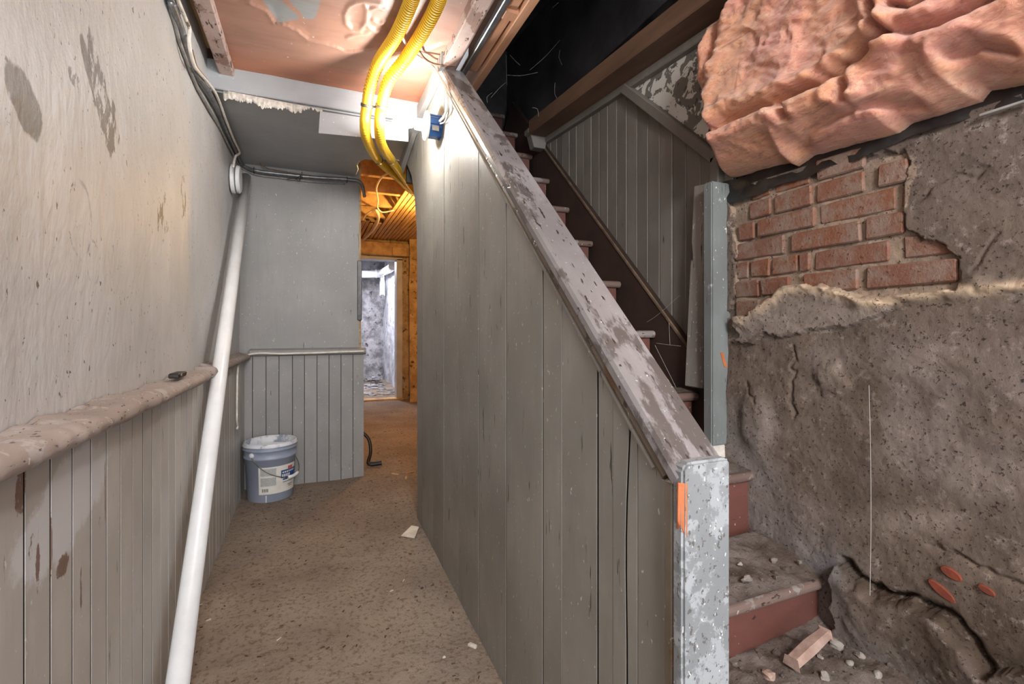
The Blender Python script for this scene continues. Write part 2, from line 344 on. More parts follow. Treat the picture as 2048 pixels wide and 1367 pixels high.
def box(name, x0, x1, y0, y1, z0, z1, mat, parent=None, bevel=.003, **k): return obj(name, bxv(x0, x1, y0, y1, z0, z1), BF, mat, parent, bevel=bevel, **k)
def hexa(name, v, mat, parent=None, bevel=.003, **k): return obj(name, v, BF, mat, parent, bevel=bevel, **k)
def prism(name, poly, axis, a, b, mat, parent=None, bevel=0.0, **k):
    """polygon in the two other axes, extruded along axis from a to b"""
    def p3(u, w, t): return (t, u, w) if axis == 'x' else ((u, t, w) if axis == 'y' else (u, w, t))
    n = len(poly); v = [p3(u, w, a) for u, w in poly] + [p3(u, w, b) for u, w in poly]
    f = [tuple(range(n - 1, -1, -1)), tuple(range(n, 2 * n))] + [(i, (i + 1) % n, n + (i + 1) % n, n + i) for i in range(n)]
    return obj(name, v, f, mat, parent, bevel=bevel, **k)
def smooth_path(pts, step):
    pts = [Vector(p) for p in pts]; out = []; P = [pts[0] * 2 - pts[1]] + pts + [pts[-1] * 2 - pts[-2]]
    for i in range(1, len(P) - 2):
        n = max(2, int((P[i + 1] - P[i]).length / step))
        for j in range(n):
            t = j / n; a, b, c, d = P[i - 1], P[i], P[i + 1], P[i + 2]
            out.append(.5 * ((2 * b) + (c - a) * t + (2 * a - 5 * b + 4 * c - d) * t * t + (3 * b - a - 3 * c + d) * t ** 3))
    out.append(pts[-1]); return out
def tubev(pts, r, seg=10, base=0):
    pts = [Vector(p) for p in pts]; V = []; Fc = []; n = len(pts); nrm = None
    for i, p in enumerate(pts):
        tg = (pts[min(i + 1, n - 1)] - pts[max(i - 1, 0)]).normalized()
        if nrm is None: nrm = tg.orthogonal().normalized()
        nrm = (nrm - tg * nrm.dot(tg)).normalized(); bn = tg.cross(nrm); rr = r(i) if callable(r) else r
        for k in range(seg):
            a = 2 * math.pi * k / seg; V.append(p + (nrm * math.cos(a) + bn * math.sin(a)) * rr)
    for i in range(n - 1):
        for k in range(seg):
            k2 = (k + 1) % seg; Fc.append((base + i * seg + k, base + i * seg + k2, base + (i + 1) * seg + k2, base + (i + 1) * seg + k))
    Fc.append(tuple(base + k for k in range(seg - 1, -1, -1))); Fc.append(tuple(base + (n - 1) * seg + k for k in range(seg)))
    return V, Fc
def tube(name, pts, r, mat, parent=None, seg=10, step=None, smooth=True):
    if step: pts = smooth_path(pts, step)
    v, f = tubev(pts, r, seg); return obj(name, v, f, mat, parent, smooth=smooth)
def lathe(name, prof, center, axis, mat, parent=None, seg=32, smooth=True, a0=0, a1=2 * math.pi, closed=True):
    c = Vector(center); ax = Vector(axis).normalized(); u = ax.orthogonal().normalized() if abs(ax.z) < .9 else Vector((1, 0, 0)); w_ = ax.cross(u)
    V = []; Fc = []; m = len(prof); full = abs(a1 - a0 - 2 * math.pi) < 1e-6; ns = seg if full else seg + 1
    for i in range(ns):
        a = a0 + (a1 - a0) * i / seg; d = u * math.cos(a) + w_ * math.sin(a)
        for r, h in prof: V.append(c + d * r + ax * h)
    for i in range(seg):
        j = (i + 1) % ns
        for k in range(m - 1): Fc.append((i * m + k, j * m + k, j * m + k + 1, i * m + k + 1))
    o = obj(name, V, Fc, mat, parent, smooth=smooth)
    bm = bmesh.new(); bm.from_mesh(o.data); bmesh.ops.remove_doubles(bm, verts=bm.verts, dist=1e-6); bmesh.ops.recalc_face_normals(bm, faces=bm.faces); bm.to_mesh(o.data); bm.free()
    return o
def grid(name, U, W, fn, mat, parent=None, smooth=True, tint=None, flip=False, keep=None):
    """fn(Ug, Wg) -> X, Y, Z arrays"""
    Ug, Wg = np.meshgrid(U, W, indexing='ij'); X, Y, Z = fn(Ug, Wg); nu, nw = len(U), len(W)
    idx = np.arange(nu * nw).reshape(nu, nw)
    q = np.stack([idx[:-1, :-1], idx[1:, :-1], idx[1:, 1:], idx[:-1, 1:]], -1)
    if keep is not None:
        kp = keep(Ug, Wg); kq = kp[:-1, :-1] & kp[1:, :-1] & kp[1:, 1:] & kp[:-1, 1:]; q = q[kq]
    else: q = q.reshape(-1, 4)
    if flip: q = q[:, ::-1]
    v = np.stack([X, Y, Z], -1).reshape(-1, 3)
    t = None
    if tint is not None: t = tint(Ug, Wg).reshape(-1, 3)
    used = np.unique(q); remap = -np.ones(len(v), int); remap[used] = np.arange(len(used))
    return obj(name, v[used], remap[q], mat, parent, smooth=smooth, tint=(t[used] if t is not None else None))
def rock(name, c, r, mat, parent=None, sq=(1, 1, 1), seed=0):
    rn = random.Random(seed); bm = bmesh.new(); bmesh.ops.create_icosphere(bm, subdivisions=2, radius=1)
    ph = [rn.uniform(0, 6) for _ in range(6)]
    V = []
    for v in bm.verts:
        p = v.co; k = 1 + .16 * math.sin(3.1 * p.x + ph[0]) + .16 * math.sin(3.7 * p.y + ph[1]) + .14 * math.sin(4.3 * p.z + ph[2]) + rn.uniform(-.07, .07)
        V.append((c[0] + p.x * r * k * sq[0], c[1] + p.y * r * k * sq[1], c[2] + p.z * r * k * sq[2]))
    Fc = [tuple(v.index for v in f.verts) for f in bm.faces]; bm.free()
    return obj(name, V, Fc, mat, parent)

# ================================================================== THE SETTING
XL, XLP = -.39, -.42          # wainscot face, plaster face of the left wall
XP, XP2 = .53, .607           # stair partition faces
XR = 1.2                      # masonry / panel wall on the right
YB = 3.45                     # end wall of the passage
ZS, ZC = 2.13, 2.235          # plaster soffit, brown ceiling sheet
def fz(x, y): return .055 * sst(.8, 3.0, y) + .010 * fbm(x * 3, y * 3, 3) + .004 * fbm(x * 14, y * 14, 5)
struct(grid('floor', np.concatenate([np.arange(-.6, .62, .015), np.arange(.62, 2.5, .08)]), np.concatenate([np.arange(-1.8, .8, .08), np.arange(.8, 4.2, .015), np.arange(4.2, 11.1, .08)]),
            lambda a, b: (a, b, fz(a, b)), 'floor'))
# left wall: plaster over beaded boards
wl = struct(grid('wall_left', np.arange(-1.8, 3.62, .02), np.arange(0, 2.45, .02),
     lambda a, b: (XLP + .006 * fbm(a * 2.2, b * 2.2, 11) + .0022 * fbm(a * 22, b * 9, 12), a, b), 'leftwall', flip=True))
box('grimed_backing', XLP + .002, XL - .0009, .928 - .077 * 18, YB, -.02, .899, 'grime', wl, bevel=0)
y = .928 - .077 * 18; i = 0
while y < YB - .004:
    y1 = min(y + .077, YB); t = .0048 + .0014 * random.random(); dx = random.uniform(-.0003, .0003)
    box('plank', XLP + .004, XL + dx, y + t * .5, y1 - t * .5, -.02, .90, 'wains', wl, bevel=.0003)
    y += .077
def rail(name, y0, y1, xo, z0, z1, seed, label=None):
    n = int((y1 - y0) / .012); V = []; Fc = []; prof = []
    for a in np.linspace(-90, 90, 9): prof.append((math.cos(math.radians(a)), math.sin(math.radians(a))))
    m = len(prof) + 2
    for i in range(n + 1):
        yy = y0 + (y1 - y0) * i / n; k = 1 - .9 * max(0, 1 - (y1 - yy) / .03) ** 2
        jx = .006 * float(fbm(yy * 12, seed)) ; jz = .010 * float(fbm(yy * 10, seed + 3.3)); zc, hh = (z0 + z1) / 2, (z1 - z0) / 2
        V.append((XLP + .002, yy, zc - hh))
        for cx_, sz_ in prof: V.append((xo - .03 + .03 * cx_ * k + jx + .004 * float(vn(yy * 40, sz_ * 3)), yy, zc + hh * sz_ * (.75 + .25 * k) + jz * (sz_ > 0)))
        V.append((XLP + .002, yy, zc + hh + .003 + .012 * float(fbm(yy * 22, 8.1 + seed))))
    for i in range(n):
        for k in range(m - 1): Fc.append((i * m + k, i * m + k + 1, (i + 1) * m + k + 1, (i + 1) * m + k))
    Fc.append(tuple(range(m))); Fc.append(tuple(n * m + k for k in range(m)))
    return struct(obj(name, V, Fc, 'dustrail', None, smooth=True))
M['dustrail'] = paint('dusty_rail', lin((164, 152, 146)), lin((144, 131, 124)), lin((104, 88, 78)), lin((206, 202, 198)), stretch=(1, .4, 1), sd=.63, wear=lin((168, 160, 156)), wa=.55, ws=14, rough=.75, vary=0, bump=.7, fine=110)
rail('trim_1', -1.2, onX(427, 735, -.34).y, -.342, .876, .918, 2)
rail('trim_2', onX(427, 735, -.34).y + .09, YB, -.35, .88, .922, 6)
# end wall: plaster above boards, orange-lit reveal on the right
XE = onY(728, 900, YB).x
XU = onY(718, 500, YB + .03).x
wb = struct(box('wall_back', -.47, XU, YB + .022, YB + .12, 0, 2.4, 'back', bevel=.006, segs=2))
sp = [488, 505, 532, 558, 585, 609, 634, 658, 682, 706, 728]
for a, b in zip(sp[:-1], sp[1:]):
    box('plank', onY(a, 850, YB).x + .0018, onY(b, 850, YB).x - .0018, YB + random.uniform(-.001, .001), YB + .024, .02, .905, 'back', wb, bevel=.0003)
box('grimed_backing', XL, XE - .004, YB + .0015, YB + .0225, .02, .90, 'grime', wb, bevel=0)
prism('rail', [(YB + .024, .90), (YB - .012, .90), (YB - .03, .908), (YB - .036, .922), (YB - .03, .936), (YB - .012, .944), (YB + .024, .948)], 'x', -.36, XE + .012, 'back', wb, bevel=.002)
box('reveal_edge', XU - .002, XU + .014, YB + .03, YB + .12, .02, 2.3, 'roomstone', wb)
box('strike_plate', XU - .012, XU + .018, YB + .012, YB + .028, onY(717, 640, YB).z, onY(717, 520, YB).z, 'sill', wb)
# ceiling of the rear bay (plaster soffit), with its broken corner
struct(prism('ceiling', [(-.5, 2.47), (.7, 2.47), (.7, 3.02), (.50, 3.05), (.31, 3.09), (.285, 3.14), (.275, 3.22), (.29, 3.3), (.28, 3.5), (-.5, 3.6)], 'z', ZS, ZS + .03, 'soffit', bevel=.002))
# pale header board across the passage
struct(box('trim_3', -.47, XP + .06, 2.445, 2.475, ZS + .005, ZC + .03, 'trimw', bevel=.004))
# brown ceiling sheet over the front bay, with pressed scrolls
WAVE = [(500, 5), (535, 20), (550, 45), (575, 50), (598, 62), (618, 80), (640, 84), (665, 90), (690, 100), (745, 98)]
LOOP = [(728, 2), (712, 4), (698, 12), (690, 28), (692, 46), (704, 60), (720, 60), (732, 44), (734, 20), (728, 2), (760, 6)]
CURL = [[(742, 18), (752, 14), (768, 16)], [(745, 38), (758, 46), (766, 44)], [(736, 56), (752, 64), (765, 60)], [(695, 76), (708, 70), (738, 66)], [(790, 100), (850, 98), (905, 84)]]
PATCH = [(560, -40), (575, 0), (600, 25), (612, 42), (628, 40), (640, 10), (648, -40)]
PATCH2 = [(500, -30), (540, 22), (556, 45), (600, 42), (598, 34), (565, 5), (540, -30)]
def sheetpx(a, b):
    d = a * S + b * Cc; return CX + FPX * (a * Cc - b * S) / d, HY - FPX * (ZC - H) / d
def sheetz(a, b):
    px, py = sheetpx(a, b); py = py + 3 * fbm(a * 20, b * 20, 4)
    z = ZC + .006 * fbm(a * 3, b * 3, 20)
    dw = dseg(px, py, WAVE); up = np.interp(px, [p[0] for p in WAVE], [p[1] for p in WAVE]) > py
    z = z - .005 * np.exp(-(dw / 6) ** 2) + .007 * up * np.exp(-(dw / 30) ** 2)
    z = z - .007 * np.exp(-(dseg(px, py, LOOP) / 5) ** 2) + .006 * np.exp(-(np.hypot(px - 712, py - 34) / 14) ** 2)
    for cv in CURL: z = z - .006 * np.exp(-(dseg(px, py, cv) / 4) ** 2)
    return z
def sheettint(a, b):
    px, py = sheetpx(a, b); n = fbm(a * 6, b * 6, 31)
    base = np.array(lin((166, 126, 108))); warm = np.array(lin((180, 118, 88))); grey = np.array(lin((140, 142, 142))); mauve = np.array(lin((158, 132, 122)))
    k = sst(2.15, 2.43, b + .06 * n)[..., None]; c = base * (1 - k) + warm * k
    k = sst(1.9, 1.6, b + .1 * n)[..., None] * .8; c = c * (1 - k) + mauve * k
    g = (inpoly(px + 12 * n, py + 10 * n, PATCH) | inpoly(px + 6 * n, py + 6 * n, PATCH2))[..., None]
    return np.where(g, grey, c)
struct(grid('ceiling.001', np.arange(-.335, .56, .005), np.concatenate([np.arange(-1.8, 1.3, .1), np.arange(1.3, 2.452, .005)]), lambda a, b: (a, b, sheetz(a, b)), 'sheet', tint=sheettint, flip=True))
# floorboards above the gap on the left, batten beside the sheet
struct(box('ceiling.002', -.6, .6, -1.8, 3.7, 2.44, 2.48, 'beam', bevel=0))
def board(name, label, cat, *a, **k): return tag(box(name, *a, **k), label, cat)
q0, q1 = onZ(400, 0, 2.215), onZ(432, 132, 2.215)
flk = paint('flaking_pink_paint', lin((190, 168, 160)), lin((160, 136, 128)), lin((84, 68, 60)), lin((214, 206, 202)), stretch=(1, .3, 1), sd=.60, wear=lin((140, 112, 100)), wa=.55, rough=.7, vary=0, bump=.5); M['flake'] = flk
tag(box('ceiling_batten', -.375, -.315, -1.7, 2.45, 2.20, 2.235, 'flake', bevel=.005), 'flaking pinkish batten along the left edge of the brown ceiling sheet', 'batten')
tag(box('floor_joist', -.375, -.335, -1.7, 2.43, 2.26, 2.43, 'beam'), 'dusty brown joist glimpsed above the flaking batten at upper left', 'joist')
tag(box('backing_board', -.47, -.30, 2.05, 2.44, 2.30, 2.33, 'lath', bevel=.004), 'tan board in the gap above the cables, beside the header', 'board')
tag(box('backing_board', -.47, -.30, 1.50, 1.98, 2.28, 2.31, 'beam', bevel=.004), 'dark brown board above the cables at the top of the photo', 'board')
tag(prism('ceiling_batten', [(.515, 2.19), (.57, 2.185), (.582, 2.20), (.582, 2.235), (.512, 2.235)], 'y', -1.7, 2.43, 'flake', bevel=.004), 'flaking mauve batten along the right edge of the brown ceiling sheet', 'batten')
# loose pale panel and broken plaster edge under the header
a, b, c_, d_ = onY(640, 222, 2.44), onY(817, 248, 2.44), onY(817, 283, 2.44), onY(637, 266, 2.44)
tag(obj('loose_panel', [a, b, c_, d_] + [p + Vector((0, .006, 0)) for p in (a, b, c_, d_)], [(0, 1, 2, 3), (7, 6, 5, 4), (0, 4, 5, 1), (1, 5, 6, 2), (2, 6, 7, 3), (3, 7, 4, 0)], 'trimw', bevel=.001),
    'white painted panel scrap hanging below the header board', 'panel')
n = 90; V = []; Fc = []
for i in range(n):
    px = 447 + (645 - 447) * i / (n - 1); py = 180 + .197 * (px - 447); hgt = 17 + 9 * float(fbm(i * .11, 2)) + 3 * random.uniform(-1, 1) - (9 * (i > 70))
    notch = any(abs(px - q) < 3 for q in (452, 590, 613, 637))
    for k in range(5):
        p = onY(px, py + hgt * k / 4, 2.452 + (.02 if notch else -.010 * math.sin(math.pi * k / 4) + .006 * random.uniform(-1, 1))); V.append(p)
Fc = [(i * 5 + k, (i + 1) * 5 + k, (i + 1) * 5 + k + 1, i * 5 + k + 1) for i in range(n - 1) for k in range(4)]
tag(obj('plaster_edge', V, Fc, 'chip', smooth=True), 'crumbling white plaster edge between header board and grey soffit', 'plaster')

# ================================================================== STAIR PARTITION
def capz(yv): return .834 + .937 * (yv - .589)       # top line of the boards under the cap
YN, YTOP = .589, .589 + (ZC - .834) / .937
wp = struct(prism('wall_partition', [(YN + .02, -.02), (2.52, -.02), (2.52, ZC), (YTOP, ZC), (YN + .02, capz(YN + .02) - .01)], 'x', XP + .0015, XP2 - .004, 'grime'))
pxs = [1325, 1275, 1256, 1226, 1194, 1124, 1085, 1012, 957, 918, 888, 866, 844]
ys = [onX(p, 900, XP).y for p in pxs]
edges = [YN + .012] + ys
def wob(k, z): 
    if pxs[k] == 1256: return .010 * math.sin(3.1 * z + .6) + .004 * math.sin(11 * z)
    return 0
for k in range(len(edges) - 1):
    y0, y1 = edges[k], edges[k + 1]
    fine = pxs[k] in (866, 918, 1124, 1226, 1275)
    g = .0008 if fine else .0052
    zt0, zt1 = min(capz(y0), ZC - .004), min(capz(y1), ZC - .004)
    zs = np.linspace(-.02, 1, 16)
    R_ = [(y1 - g + (wob(k, z * zt1) if z < 1 else 0), -.02 + (zt1 + .02) * (z + .02) / 1.02) for z in zs] if pxs[k] == 1256 else [(y1 - g, -.02), (y1 - g, zt1)]
    L_ = [(y0 + .0012 + (wob(k - 1, z * zt0) if z < 1 else 0), -.02 + (zt0 + .02) * (z + .02) / 1.02) for z in zs] if k and pxs[k - 1] == 1256 else [(y0 + .0012, -.02), (y0 + .0012, zt0)]
    mid = [(YTOP, ZC - .004)] if zt0 < ZC - .005 < zt1 + .002 and y0 < YTOP < y1 else []
    dx = random.uniform(-.0005, .0005)
    prism('plank', R_ + mid + L_[::-1], 'x', XP + dx, XP + .024, 'part', wp, bevel=(.0003 if len(R_) + len(L_) < 8 else 0))
yl = edges[-1]
prism('plank', [(yl + .002, -.02), (2.585, -.02), (2.585, 1.45), (2.60, 1.62), (2.65, 1.80), (2.74, 1.95), (2.88, 2.06), (2.98, ZS - .004), (yl + .002, ZS - .004)], 'x', XP + .001, XP + .03, 'part', wp, bevel=.002)
# cap, mouldings, end board
sl = math.atan(.937); cs, sn = math.cos(sl), math.sin(sl)
def along(name, prof, y0, y1, mat, parent, bevel=0):   # profile (x, n) swept along the slope
    V = []; m = len(prof)
    for yv in (y0, y1):
        for x_, n_ in prof: V.append((x_, yv - n_ * sn + (0), capz(yv) + n_ * cs))
    Fc = [tuple(range(m)), tuple(range(2 * m - 1, m - 1, -1))] + [(i, (i + 1) % m, m + (i + 1) % m, m + i) for i in range(m)]
    return obj(name, V, Fc, mat, parent, bevel=bevel)
xa, xb = XP - .016, XP2 + .008
along('cap_board', [(xa, .004), (xa + .004, -.002), (xb - .004, -.002), (xb, .004), (xb, .022), (xb - .006, .029), (xa + .012, .030), (xa + .004, .026), (xa, .018)], YN - .005, 2.02, 'cap', wp)
along('moulding', [(XP - .010, -.003), (XP - .013, -.010), (XP - .010, -.018), (XP - .005, -.021), (XP + .004, -.021), (XP + .004, -.003)], YN + .01, 1.98, 'mould', wp)
along('moulding', [(XP - .004, -.026), (XP - .007, -.030), (XP - .005, -.036), (XP + .004, -.037), (XP + .004, -.026)], YN + .03, 1.96, 'part', wp)
ztop = capz(YN) + .030
eb = prism('end_board', [(XP - .014, -.02), (XP2 + .006, -.02), (XP2 + .006, ztop - .002), (XP2, ztop + .004), (XP - .006, ztop + .004), (XP - .014, ztop - .006)], 'y', YN - .028, YN - .004, 'newel', wp, bevel=.006, segs=2)
box('end_moulding', XP - .013, XP + .004, YN - .004, YN + .016, -.02, capz(YN), 'mould', wp, bevel=.003)
box('end_moulding', XP - .006, XP + .004, YN + .019, YN + .03, -.02, capz(YN) - .005, 'part', wp, bevel=.002)
hexa('split', [(XP - .018, YN - .020, .78), (XP - .006, YN - .0295, .755), (XP - .006, YN - .026, .755), (XP - .012, YN - .012, .755), (XP - .0185, YN - .022, .838), (XP - .006, YN - .0300, .838), (XP - .006, YN - .02, .838), (XP - .012, YN - .012, .838)], 'rawwood', wp, bevel=.001)
# pale plates where the boards meet the ceiling
tag(prism('ledger_board', [(1.99, 2.17), (2.46, 2.155), (3.0, 2.035), (3.02, 2.10), (2.47, 2.22), (1.95, 2.232)], 'x', XP - .028, XP - .001, 'back', bevel=.002), 'grey ledger board where the stair partition meets the ceiling', 'board')

# ================================================================== RIGHT SIDE MASONRY
def wallpx(a, b): return proj(XR, a, b)
def projn(a, b):
    a = np.maximum(a, .05); d = XR * S + a * Cc; return CX + FPX * (XR * Cc - a * S) / d, HY - FPX * (b - H) / d
BRK = [(1470, 372), (1560, 368), (1700, 330), (1818, 300), (1832, 330), (1820, 378), (1820, 462), (1852, 476), (1896, 490), (1928, 514), (1926, 576), (1860, 584), (1735, 590), (1690, 574), (1620, 566), (1575, 580), (1545, 604), (1515, 636), (1470, 650)]
LIP = [(1500, 640), (1545, 606), (1575, 583), (1620, 570), (1690, 580), (1735, 600), (1800, 592), (1925, 578), (2060, 566)]
SHELF = [(1470, 690), (1520, 670), (1600, 665), (1700, 655), (1760, 636), (1795, 612)]
CREV = [(1700, 1120), (1740, 1160), (1790, 1182), (1840, 1200), (1890, 1214), (1930, 1240), (1965, 1275), (2000, 1330)]
CREV2 = [(1860, 1085), (1905, 1102), (1945, 1118), (2060, 1170)]
SIDE = [(1480, 880), (1520, 950), (1515, 1030), (1600, 1090), (1660, 1160), (1680, 1250), (1760, 1310), (1860, 1367)]
def masonx(a, b):
    px, py = projn(a, b); n = fbm(a * 9, b * 9, 40); n2 = fbm(a * 30, b * 30, 41, 3); n3 = fbm(a * 75, b * 75, 42, 3); qx, qy = px + 18 * n + 14 * n2, py + 18 * n + 14 * fbm(b * 30, a * 30, 46, 3)
    brk = inpoly(qx, qy, BRK)
    x = XR - .012 - .008 * fbm(a * 4, b * 4, 43) - .004 * n - .0025 * n2 - .0015 * np.abs(n3)
    dl = dseg(qx, qy, LIP); x = x - .012 * np.exp(-(dl / 18) ** 2)
    sh = inpoly(qx, qy, LIP[:6] + [(1795, 612)] + SHELF[::-1]); x = x - .012 * sh
    low = sst(1020, 1250, qy - .12 * (qx - 1650)); x = x - .035 * low * (.6 + .6 * fbm(a * 6, b * 6, 44))
    lline = np.interp(qx, [p[0] for p in CREV], [p[1] for p in CREV])
    below = (qy > lline) & (qx > 1690); x = x - .035 * np.where(below, np.exp(-np.clip(qy - lline, 0, 999) / 260), 0)
    x = x + .030 * np.exp(-(dseg(qx, qy, CREV) / 10) ** 2) * (.5 + .9 * vn(a * 22, b * 22, 47)) + .007 * np.exp(-(dseg(qx, qy, CREV2) / 6) ** 2)
    x = x - .010 * np.exp(-(np.hypot(qx - 1660, qy - 750) / 30) ** 6)          # a stone standing proud
    x = x - .016 * np.exp(-(np.hypot((px - 1520) / 30, (py - 840) / 60)) ** 4)
    for cr in ([(1590, 690), (1600, 740), (1590, 830)], [(1500, 770), (1530, 810)], [(1830, 420), (1980, 330)], [(1960, 540), (2010, 470)]): x = x + .005 * np.exp(-(dseg(qx, qy, cr) / 3.5) ** 2)
    x = np.where(brk, XR - .002 + .005 * n2, x)
    x = np.where(b > 1.50, XR + .03, x)
    return x
def masont(a, b):
    px, py = projn(a, b); n = fbm(a * 7, b * 7, 50); n2 = fbm(a * 25, b * 25, 51, 3); qx, qy = px + 14 * n + 8 * n2, py + 14 * n + 8 * n2
    c = np.zeros(a.shape + (3,)) + np.array(lin((120, 106, 95)))
    def mixc(c, k, col): k = np.clip(k, 0, 1)[..., None]; return c * (1 - k) + np.array(lin(col)) * k
    c = mixc(c, sst(-.15, .35, fbm(a * 3.3, b * 3.3, 53)) * .7, (108, 96, 90))
    c = mixc(c, sst(.0, .35, fbm(a * 5, b * 5, 54)) * sst(640, 700, qy) * .7, (142, 130, 124))
    sh = inpoly(qx, qy, LIP[:6] + [(1795, 612)] + SHELF[::-1]); c = mixc(c, sh * .9, (150, 137, 128))
    c = mixc(c, np.exp(-(dseg(qx, qy, LIP) / 11) ** 2) * .9, (214, 190, 162))
    c = mixc(c, np.exp(-(dseg(qx, qy, SIDE) / 45) ** 2) * .7, (148, 140, 136))
    c = mixc(c, np.exp(-(np.hypot((px - 1660) / 60, (py - 1130) / 34)) ** 2) * .5, (132, 136, 142))
    c = mixc(c, np.exp(-(np.hypot((px - 1840) / 90, (py - 1040) / 26)) ** 2) * .7, (164, 150, 138))
    c = mixc(c, np.exp(-(np.hypot((px - 1960) / 60, (py - 960) / 50)) ** 2) * .6, (160, 146, 136))
    c = mixc(c, np.exp(-(dseg(qx, qy, CREV) / 12) ** 2) * .8, (74, 60, 48)); c = mixc(c, sst(1150, 1260, qy) * sst(1740, 1960, qx) * .6, (84, 71, 60))
    c = mixc(c, np.exp(-(np.hypot(px - 1660, py - 750) / 28) ** 4) * .6, (160, 148, 136))
    c = mixc(c, inpoly(qx, qy, BRK) * .9, (164, 144, 126))
    return c
wr = struct(grid('wall_right', np.concatenate([np.arange(-1.25, .40, .02), np.arange(.40, 1.19, .003)]), np.arange(.16, 1.60, .003), lambda a, b: (masonx(a, b), a, b), 'mason', tint=masont))
def cy(c): return onX(1440 + .3072 * c, 600, XR).y
def brick(y0, y1, z0, z1, cut=0):
    ya, yb = min(y0, y1) + .0025, max(y0, y1) - .0025; xf = XR - .006 - random.uniform(0, .007); J = lambda: random.uniform(-.0022, .0022)
    v = bxv(xf, XR + .05, ya, yb, z0 + .004, z1 - .004); v = [(p[0] + J(), p[1] + J(), p[2] + J()) for p in v]
    if cut: v[4] = (v[4][0], v[4][1] + cut, v[4][2] - .002); v[5] = (v[5][0], v[5][1] + cut, v[5][2])
    return obj('brick', v, BF, 'brick', wr, bevel=.0035)
rows = {1.447: [(220, 345), (360, 600), (640, 960)], 1.39: [(200, 348), (362, 618), (630, 960), (1040, 1250)], 1.333: [(135, 242), (255, 642), (650, 1165), (1185, 1240)],
        1.276: [(108, 435), (470, 938), (950, 1228)], 1.219: [(104, 196), (205, 340), (345, 520), (525, 605), (615, 1118), (1200, 1575)], 1.162: [(104, 268), (275, 470), (555, 925), (960, 1565)], 1.105: [(112, 270)]}
for z, L in rows.items():
    for a, b in L: brick(cy(a), cy(b), z, z + .057, .05 if (a, b) == (1200, 1575) else 0)
# brick bits showing low down in the rubble wall
for px, py, ry, rz, ang in ((1892, 1150, .019, .010, .3), (1875, 1185, .027, .010, .5), (1965, 1183, .014, .007, .3)):
    yy, zz = onX(px, py, XR - .04).y, onX(px, py, XR - .04).z; xs = float(masonx(np.array([[yy]]), np.array([[zz]]))[0, 0])
    V = []; 
    for k in range(14):
        a = 2 * math.pi * k / 14; u, w2 = ry * math.cos(a), rz * math.sin(a)
        V.append((u * math.cos(ang) - w2 * math.sin(ang) + yy, u * math.sin(ang) + w2 * math.cos(ang) + zz))
    M['redbit'] = M.get('redbit') or plain('bright_red_brick', lin((136, 66, 46)), lin((112, 56, 40)), 30, .9, .5, 80)
    prism('brick', V, 'x', xs - .004, xs + .03, 'redbit', wr, bevel=.002)
# blocking behind, black tarred sill above the bricks
struct(box('wall_behind', XR + .06, XR + .12, -1.8, 3.6, 0, 3.1, 'sill', bevel=0))
V = []; n = 130
for i in range(n + 1):
    yy = -1.25 + 2.40 * i / n; zb = 1.462 + .02 * sst(.9, .6, yy) + .012 * float(fbm(yy * 14, 3, 60))
    for k in range(5): V.append((XR - .016 + .014 * k / 4 + .012 * float(fbm(yy * 20, k * .9, 61)) , yy, zb + .075 * k / 4))
tag(obj('sill_beam', V, [(i * 5 + k, (i + 1) * 5 + k, (i + 1) * 5 + k + 1, i * 5 + k + 1) for i in range(n) for k in range(4)], 'sill', smooth=True), 'black tarred sill showing under the pink insulation', 'beam')
# pink insulation batt
XI = 1.16
OUT = [(1520, -60), (1478, 15), (1436, 55), (1428, 85), (1414, 110), (1412, 180), (1424, 240), (1438, 300), (1446, 352), (1500, 338), (1560, 322), (1580, 330), (1610, 308), (1690, 286), (1760, 272), (1786, 264), (1810, 242), (1880, 224), (1950, 198), (1965, 175), (2060, 160), (2300, 120), (2300, -400), (1520, -400)]
CRS = [[(1474, 270), (1530, 242), (1620, 205), (1690, 178), (1735, 150), (1790, 115), (1825, 92)], [(1735, 150), (1738, 185), (1730, 205)], [(1825, 92), (1880, 86), (1990, 50), (2060, 20)], [(1620, 240), (1610, 215), (1660, 190)], [(1480, 20), (1465, 120), (1440, 210), (1455, 280)], [(1800, 30), (1818, 70), (1830, 95)], [(1930, 10), (1880, 40), (1840, 36)], [(1940, 130), (2000, 110), (2060, 120)], [(1600, 300), (1660, 262), (1740, 225), (1850, 215)]]
OUTW = [(onX(p[0], p[1], XI).y, onX(p[0], p[1], XI).z) for p in OUT[:21]] + [(-1.2, 1.49), (-1.2, 2.36), (.93, 2.36)]
def snapw(a, b):
    ins = inpoly(a, b, OUTW); ba, bb, bd = a.copy(), b.copy(), np.full(a.shape, 1e9)
    for (x0, y0), (x1, y1) in zip(OUTW, OUTW[1:] + OUTW[:1]):
        dx, dy = x1 - x0, y1 - y0; t = np.clip(((a - x0) * dx + (b - y0) * dy) / (dx * dx + dy * dy), 0, 1); d = np.hypot(a - x0 - t * dx, b - y0 - t * dy)
        u = d < bd; bd = np.where(u, d, bd); ba = np.where(u, x0 + t * dx, ba); bb = np.where(u, y0 + t * dy, bb)
    return np.where(ins, a, ba), np.where(ins, b, bb)
def near(a, b):
    m = inpoly(a, b, OUTW); r = m.copy()
    for dx in (-1, 0, 1):
        for dy in (-1, 0, 1): r |= np.roll(np.roll(m, dx, 0), dy, 1)
    return r
def pxi(a, b): 
    a = np.maximum(a, .05); d = XI * S + a * Cc; return CX + FPX * (XI * Cc - a * S) / d, HY - FPX * (b - H) / d
